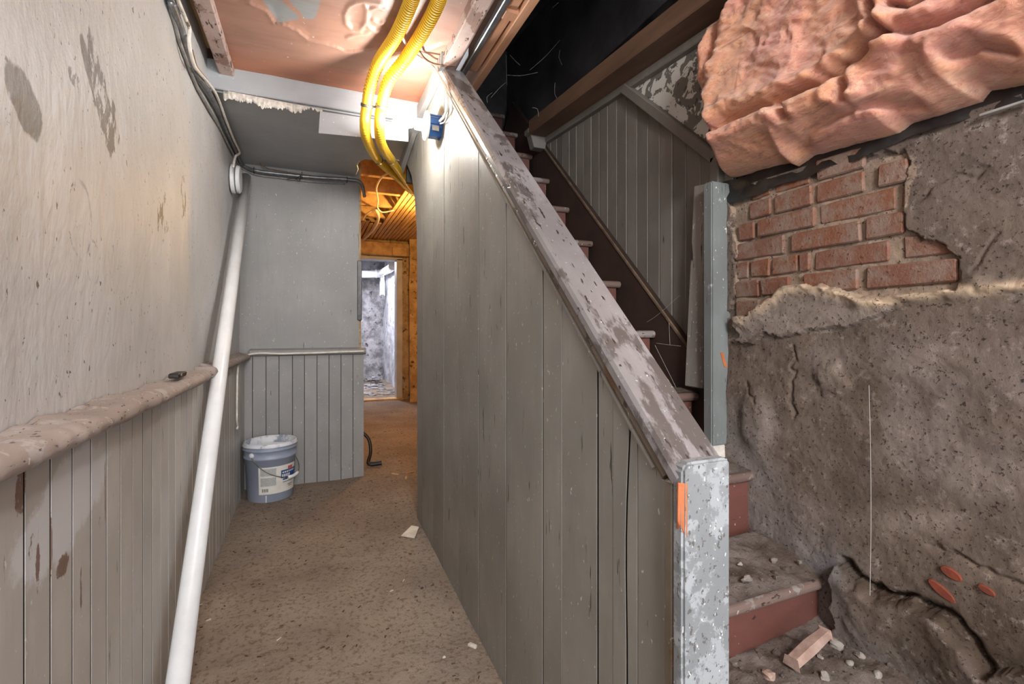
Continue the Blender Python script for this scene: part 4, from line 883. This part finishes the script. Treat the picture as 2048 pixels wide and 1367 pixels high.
# black latch on the rail
p = onX(357, 745, -.375)
lt = empty('metal_latch', (p.x, p.y, .925)); tag(lt, 'small dark metal latch lying on the left wall rail', 'latch')
box('plate', p.x - .014, p.x + .014, p.y - .055, p.y + .035, .925, .940, 'black', lt, bevel=.003)
lathe('screw', [(0, .002), (.006, .002), (.006, 0)], (p.x + .014, p.y - .030, .933), (1, 0, 0), 'clamp', lt, seg=12); box('tongue', p.x - .008, p.x + .008, p.y + .03, p.y + .07, .928, .937, 'clamp', lt, bevel=.002)
# litter
V = []; Fc = []
rn = random.Random(4)
for i in range(300):
    x_ = rn.uniform(XL + .03, XP - .02); y_ = rn.uniform(1.0, 3.4) if i < 240 else rn.uniform(3.4, 6.0)
    if y_ > 3.4: x_ = rn.uniform(.3, 1.2)
    z_ = float(fz(np.array([x_]), np.array([y_]))[0]); l = rn.uniform(.002, .007) * (1.5 if y_ > 3 else 1); wd = rn.uniform(.001, .0025); a_ = rn.gauss(.4, .7)
    b0 = len(V); c, s_ = math.cos(a_), math.sin(a_)
    for zz in (-.001, rn.uniform(.001, .003)):
        for u, w2 in ((-l, -wd), (l, -wd), (l, wd), (-l, wd)): V.append((x_ + u * c - w2 * s_, y_ + u * s_ + w2 * c, z_ + zz))
    Fc += [tuple(b0 + k for k in q) for q in BF]
stuff(tag(obj('floor_litter', V, Fc, 'litter'), 'dark wood fibres and crumbs scattered over the dirt floor', 'litter'))

# ================================================================== LATH ROOM
struct(box('wall_lath_left', XU - .12, XU - .02, YB + .12, 7.1, 0, 2.7, 'roomstone', bevel=0))
YD = 7.05
xd0, xd1 = onY(712, 650, YD).x, onY(803, 650, YD).x; zd = onY(760, 516, YD).z
dw = struct(prism('wall_doorway', [(.1, 0), (xd0, 0), (xd0, zd), (xd1, zd), (xd1, 0), (2.4, 0), (2.4, 2.7), (.1, 2.7)], 'y', YD, YD + .15, 'roomstone'))
df = empty('door_1', ((xd0 + xd1) / 2, YD, 0)); struct(df)
box('jamb', xd1 - .075, xd1 + .01, YD - .03, YD + .16, .03, zd, 'doorframe', df); box('jamb', xd0 - .02, xd0 + .05, YD - .03, YD + .16, .03, zd, 'doorframe', df)
box('head', xd0 - .02, xd1 + .01, YD - .03, YD + .16, zd - .02, zd + .02, 'doorframe', df); box('threshold', xd0, xd1 + .02, YD - .05, YD + .16, .03, .075, 'lath', df)
tag(box('lintel_beam', .2, 2.0, YD - .14, YD - .01, zd + .03, onY(760, 487, YD).z, 'lath', bevel=.008), 'heavy timber lintel over the far doorway', 'beam')
p = onY(800, 503, YD - .15); tag(box('lintel_block', p.x - .11, p.x + .10, YD - .18, YD - .142, p.z - .065, p.z + .06, 'lath', bevel=.006), 'small wood block nailed to the timber lintel', 'block')
# stone pier right of the door
def pier(a, b):
    n = fbm(a * 3, b * 3, 100); return a, 6.75 + .06 * n - .05 * np.abs(fbm(a * 5, b * 2.2, 101)), b
struct(grid('wall_pier', np.arange(onY(819, 600, 6.75).x, 2.4, .03), np.arange(0, 2.4, .03), pier, 'roomstone'))
struct(box('wall_lath_bounce', 2.35, 2.45, 2.6, 7.1, 0, 2.7, 'roomstone', bevel=0))  # hidden wall, added to bounce the warm bulb's light
struct(box('wall_lath_front', .72, 2.4, 3.1, 3.2, 0, 2.7, 'roomstone', bevel=0))
struct(box('ceiling.004', .0, 2.45, 3.06, 7.2, 2.60, 2.64, 'soot', bevel=0))
ZL = 2.36
for k, yj in enumerate((3.12, 3.62, 4.12, 4.62, 5.12, 5.62, 6.12, 6.62)):
    tag(box('ceiling_joist', .02, 2.4, yj, yj + .06, ZL, 2.58, 'lath', bevel=.004), ('nearest joist over the lath room doorway opening', 'second joist of the lath room ceiling', 'third joist of the lath room ceiling', 'fourth joist of the lath room ceiling', 'fifth joist of the lath room ceiling', 'sixth joist of the lath room ceiling', 'seventh joist of the lath room ceiling', 'farthest joist, nearest the timber lintel')[k], 'joist', 'joists of the lath room ceiling')
lc_ = empty('lath_ceiling', (1.2, 5, ZL)); tag(lc_, 'bare wood lath ceiling lit orange beyond the partition', 'ceiling lath')
x_ = .22; k = 0; rn = random.Random(9)
while x_ < 2.3:
    y0 = 6.9
    if x_ < .36: s0 = 4.3 + rn.uniform(-.15, .15)
    elif x_ < .78: s0 = 5.9 + rn.uniform(-.1, .1)
    else: s0 = 3.4 + max(0, (1.15 - x_)) * 3.2 + rn.uniform(-.15, .2)
    V = bxv(x_, x_ + .037, s0, 6.95, ZL - .009 + rn.uniform(-.004, .003), ZL); V[0] = (V[0][0], V[0][1] + rn.uniform(-.06, .06), V[0][2])
    obj('lath', V, BF, 'lath', lc_); x_ += .047 + rn.uniform(-.002, .004)
tag(tube('ceiling_wire', [onZ(782, 345, 2.33), onZ(765, 352, 2.32), onZ(753, 375, 2.31), onZ(756, 400, 2.30), onZ(755, 414, 2.30), onZ(765, 424, 2.31), onZ(788, 420, 2.33)], .008, 'whitecable', seg=6, step=.04), 'slack pale wire looping below the lath room joists', 'wire')
tag(tube('hanging_cable', [onZ(752, 418, 2.31), onZ(757, 432, 2.29), onZ(752, 450, 2.29), onZ(738, 468, 2.29), onZ(722, 482, 2.30)], .018, 'whitecable', seg=8, step=.05), 'thick pale cable running along the lath ceiling toward the lintel', 'cable')
tag(tube('lath_wire', [onZ(750, 418, 2.32), onZ(735, 426, 2.31), onZ(724, 440, 2.31)], .008, 'whitecable', seg=6, step=.04), 'short pale wire branching left below the joists', 'wire')
wbp = (1.02, 4.75, 2.08); wf = empty('warm_bulb', wbp); tag(wf, 'bare warm bulb under the lath ceiling behind the partition', 'lamp')
lathe('bulb', [(.03 * math.sin(a), .03 * math.cos(a)) for a in np.linspace(0.0001, math.pi - .001, 14)], wbp, (0, 0, 1), 'warmbulb', wf, seg=20)
lathe('socket', [(0, .09), (.02, .09), (.02, .035), (0, .035)], wbp, (0, 0, 1), 'cream', wf, seg=16); tube('flex', [(wbp[0], wbp[1], wbp[2] + .09), (wbp[0], wbp[1], wbp[2] + .2), (wbp[0], wbp[1], ZL)], .004, 'whitecable', wf, seg=6)
# ================================================================== FAR ROOM
struct(grid('wall_far', np.arange(.0, 2.0, .04), np.arange(0, 2.6, .04), lambda a, b: (a, 10.0 + .06 * fbm(a * 3, b * 3, 110), b), 'farwall'))
struct(grid('wall_far_right', np.arange(7.15, 10.1, .04), np.arange(0, 2.6, .04), lambda a, b: (1.37 + .05 * fbm(a * 2.4, b * 2.4, 111), a, b), 'farwhite'))
struct(box('wall_far_left', -.1, 0, 7.15, 10.1, 0, 2.6, 'farwall', bevel=0)); struct(box('ceiling.005', -.1, 2, 7.18, 10.1, 2.45, 2.5, 'farwhite', bevel=0))
dp = empty('far_drain_pipe', onY(760, 548, 9.4)); tag(dp, 'white drain pipe with elbow under the far room ceiling', 'pipe')
tube('run', [onY(715, 548, 9.4), onY(740, 548, 9.4), onY(760, 547, 9.4)], .07, 'pvc', dp, seg=16); tube('elbow', [onY(757, 547, 9.4), onY(763, 546, 9.38), onY(768, 543, 9.2), onY(780, 537, 8.5), onY(786, 531, 7.9)], .07, 'pvc', dp, seg=16, step=.1)
for px in (752, 764): lathe('collar', [(.07, -.02), (.08, -.02), (.08, .02), (.07, .02)], onY(px, 547, 9.4), (1, 0, 0), 'pvc', dp, seg=16)
w1 = empty('window_1', onY(765, 588, 9.6)); struct(w1)
a, b = onY(761.5, 588, 9.6), onY(768, 548, 9.6); box('pane', a.x, b.x, 9.6, 9.62, a.z, b.z, 'window', w1, bevel=0)
box('frame', a.x - .02, a.x, 9.58, 9.63, a.z - .03, b.z, 'farwhite', w1); box('frame', b.x, b.x + .02, 9.58, 9.63, a.z - .03, b.z, 'farwhite', w1)
rn = random.Random(5); V = []; Fc = []
for i in range(160):
    x_, y_ = rn.uniform(.4, 1.25), rn.uniform(7.6, 9.9); x_ = x_ if y_ < 9 else rn.uniform(.5, 1.25); z_ = float(fz(np.array([x_]), np.array([y_]))[0]) + (.10 if y_ > 9.2 else .0) * rn.random(); r_ = rn.uniform(.015, .06); b0 = len(V)
    for s1 in (-1, 1):
        for u, w2 in ((-1, -1), (1, -1), (1, 1), (-1, 1)): V.append((x_ + u * r_ * rn.uniform(.6, 1.2), y_ + w2 * r_ * rn.uniform(.6, 1.2), z_ + .3 * r_ * s1 * rn.uniform(.5, 1.3)))
    Fc += [tuple(b0 + k for k in q) for q in BF]
stuff(tag(obj('far_debris', V, Fc, 'farwall'), 'grey debris strewn over the far room floor', 'debris'))
# cobwebs
def web(label, strands, r=.0007):
    V = []; Fc = []
    for s_ in strands:
        v, f = tubev(smooth_path(s_, .03), r, 4, len(V)); V += v; Fc += f
    return stuff(tag(obj('cobweb', V, Fc, 'web'), label, 'cobweb'))
web('dusty cobweb thread hanging down the rough right wall', [[onX(1738, 770, 1.145), onX(1741, 900, 1.145), onX(1742, 1040, 1.13), onX(1740, 1190, 1.10)]], .0005)
rn = random.Random(12); L = []
for px, py, dx, dy in ((1012, 110, 2, 60), (1012, 165, -30, 30), (985, 185, -10, 20), (1015, 150, 60, -5), (1060, 140, 60, -60), (1040, 130, -20, -20), (1120, 100, 4, 30), (1210, 100, 8, 40), (1110, 165, 10, 40), (1140, 180, 0, -30), (1175, 75, -2, 40), (1065, 215, 12, 18), (1105, 15, 12, -10), (1310, 35, 8, -12)):
    x_ = .8 + .4 * (px - 985) / 330; a = onY(px, py, 2.2); b = onY(px + dx * .5 + rn.uniform(-6, 6), py + dy * .5 + rn.uniform(-6, 6), 2.2); c_ = onY(px + dx, py + dy, 2.2); L.append([a, b, c_])
web('pale dusty cobwebs hanging in the dark stairwell', L, .0006)
web('cobweb strands beside the skirting of the stairs', [[onX(1360, 590, 1.18), onX(1300, 640, 1.19), onX(1230, 672, 1.19)], [onX(1310, 690, 1.15), onX(1345, 760, 1.16), onX(1352, 775, 1.16)], [onX(1313, 686, 1.15), onX(1362, 692, 1.17)], [onX(1338, 645, 1.185), onX(1340, 690, 1.185)]], .0005)
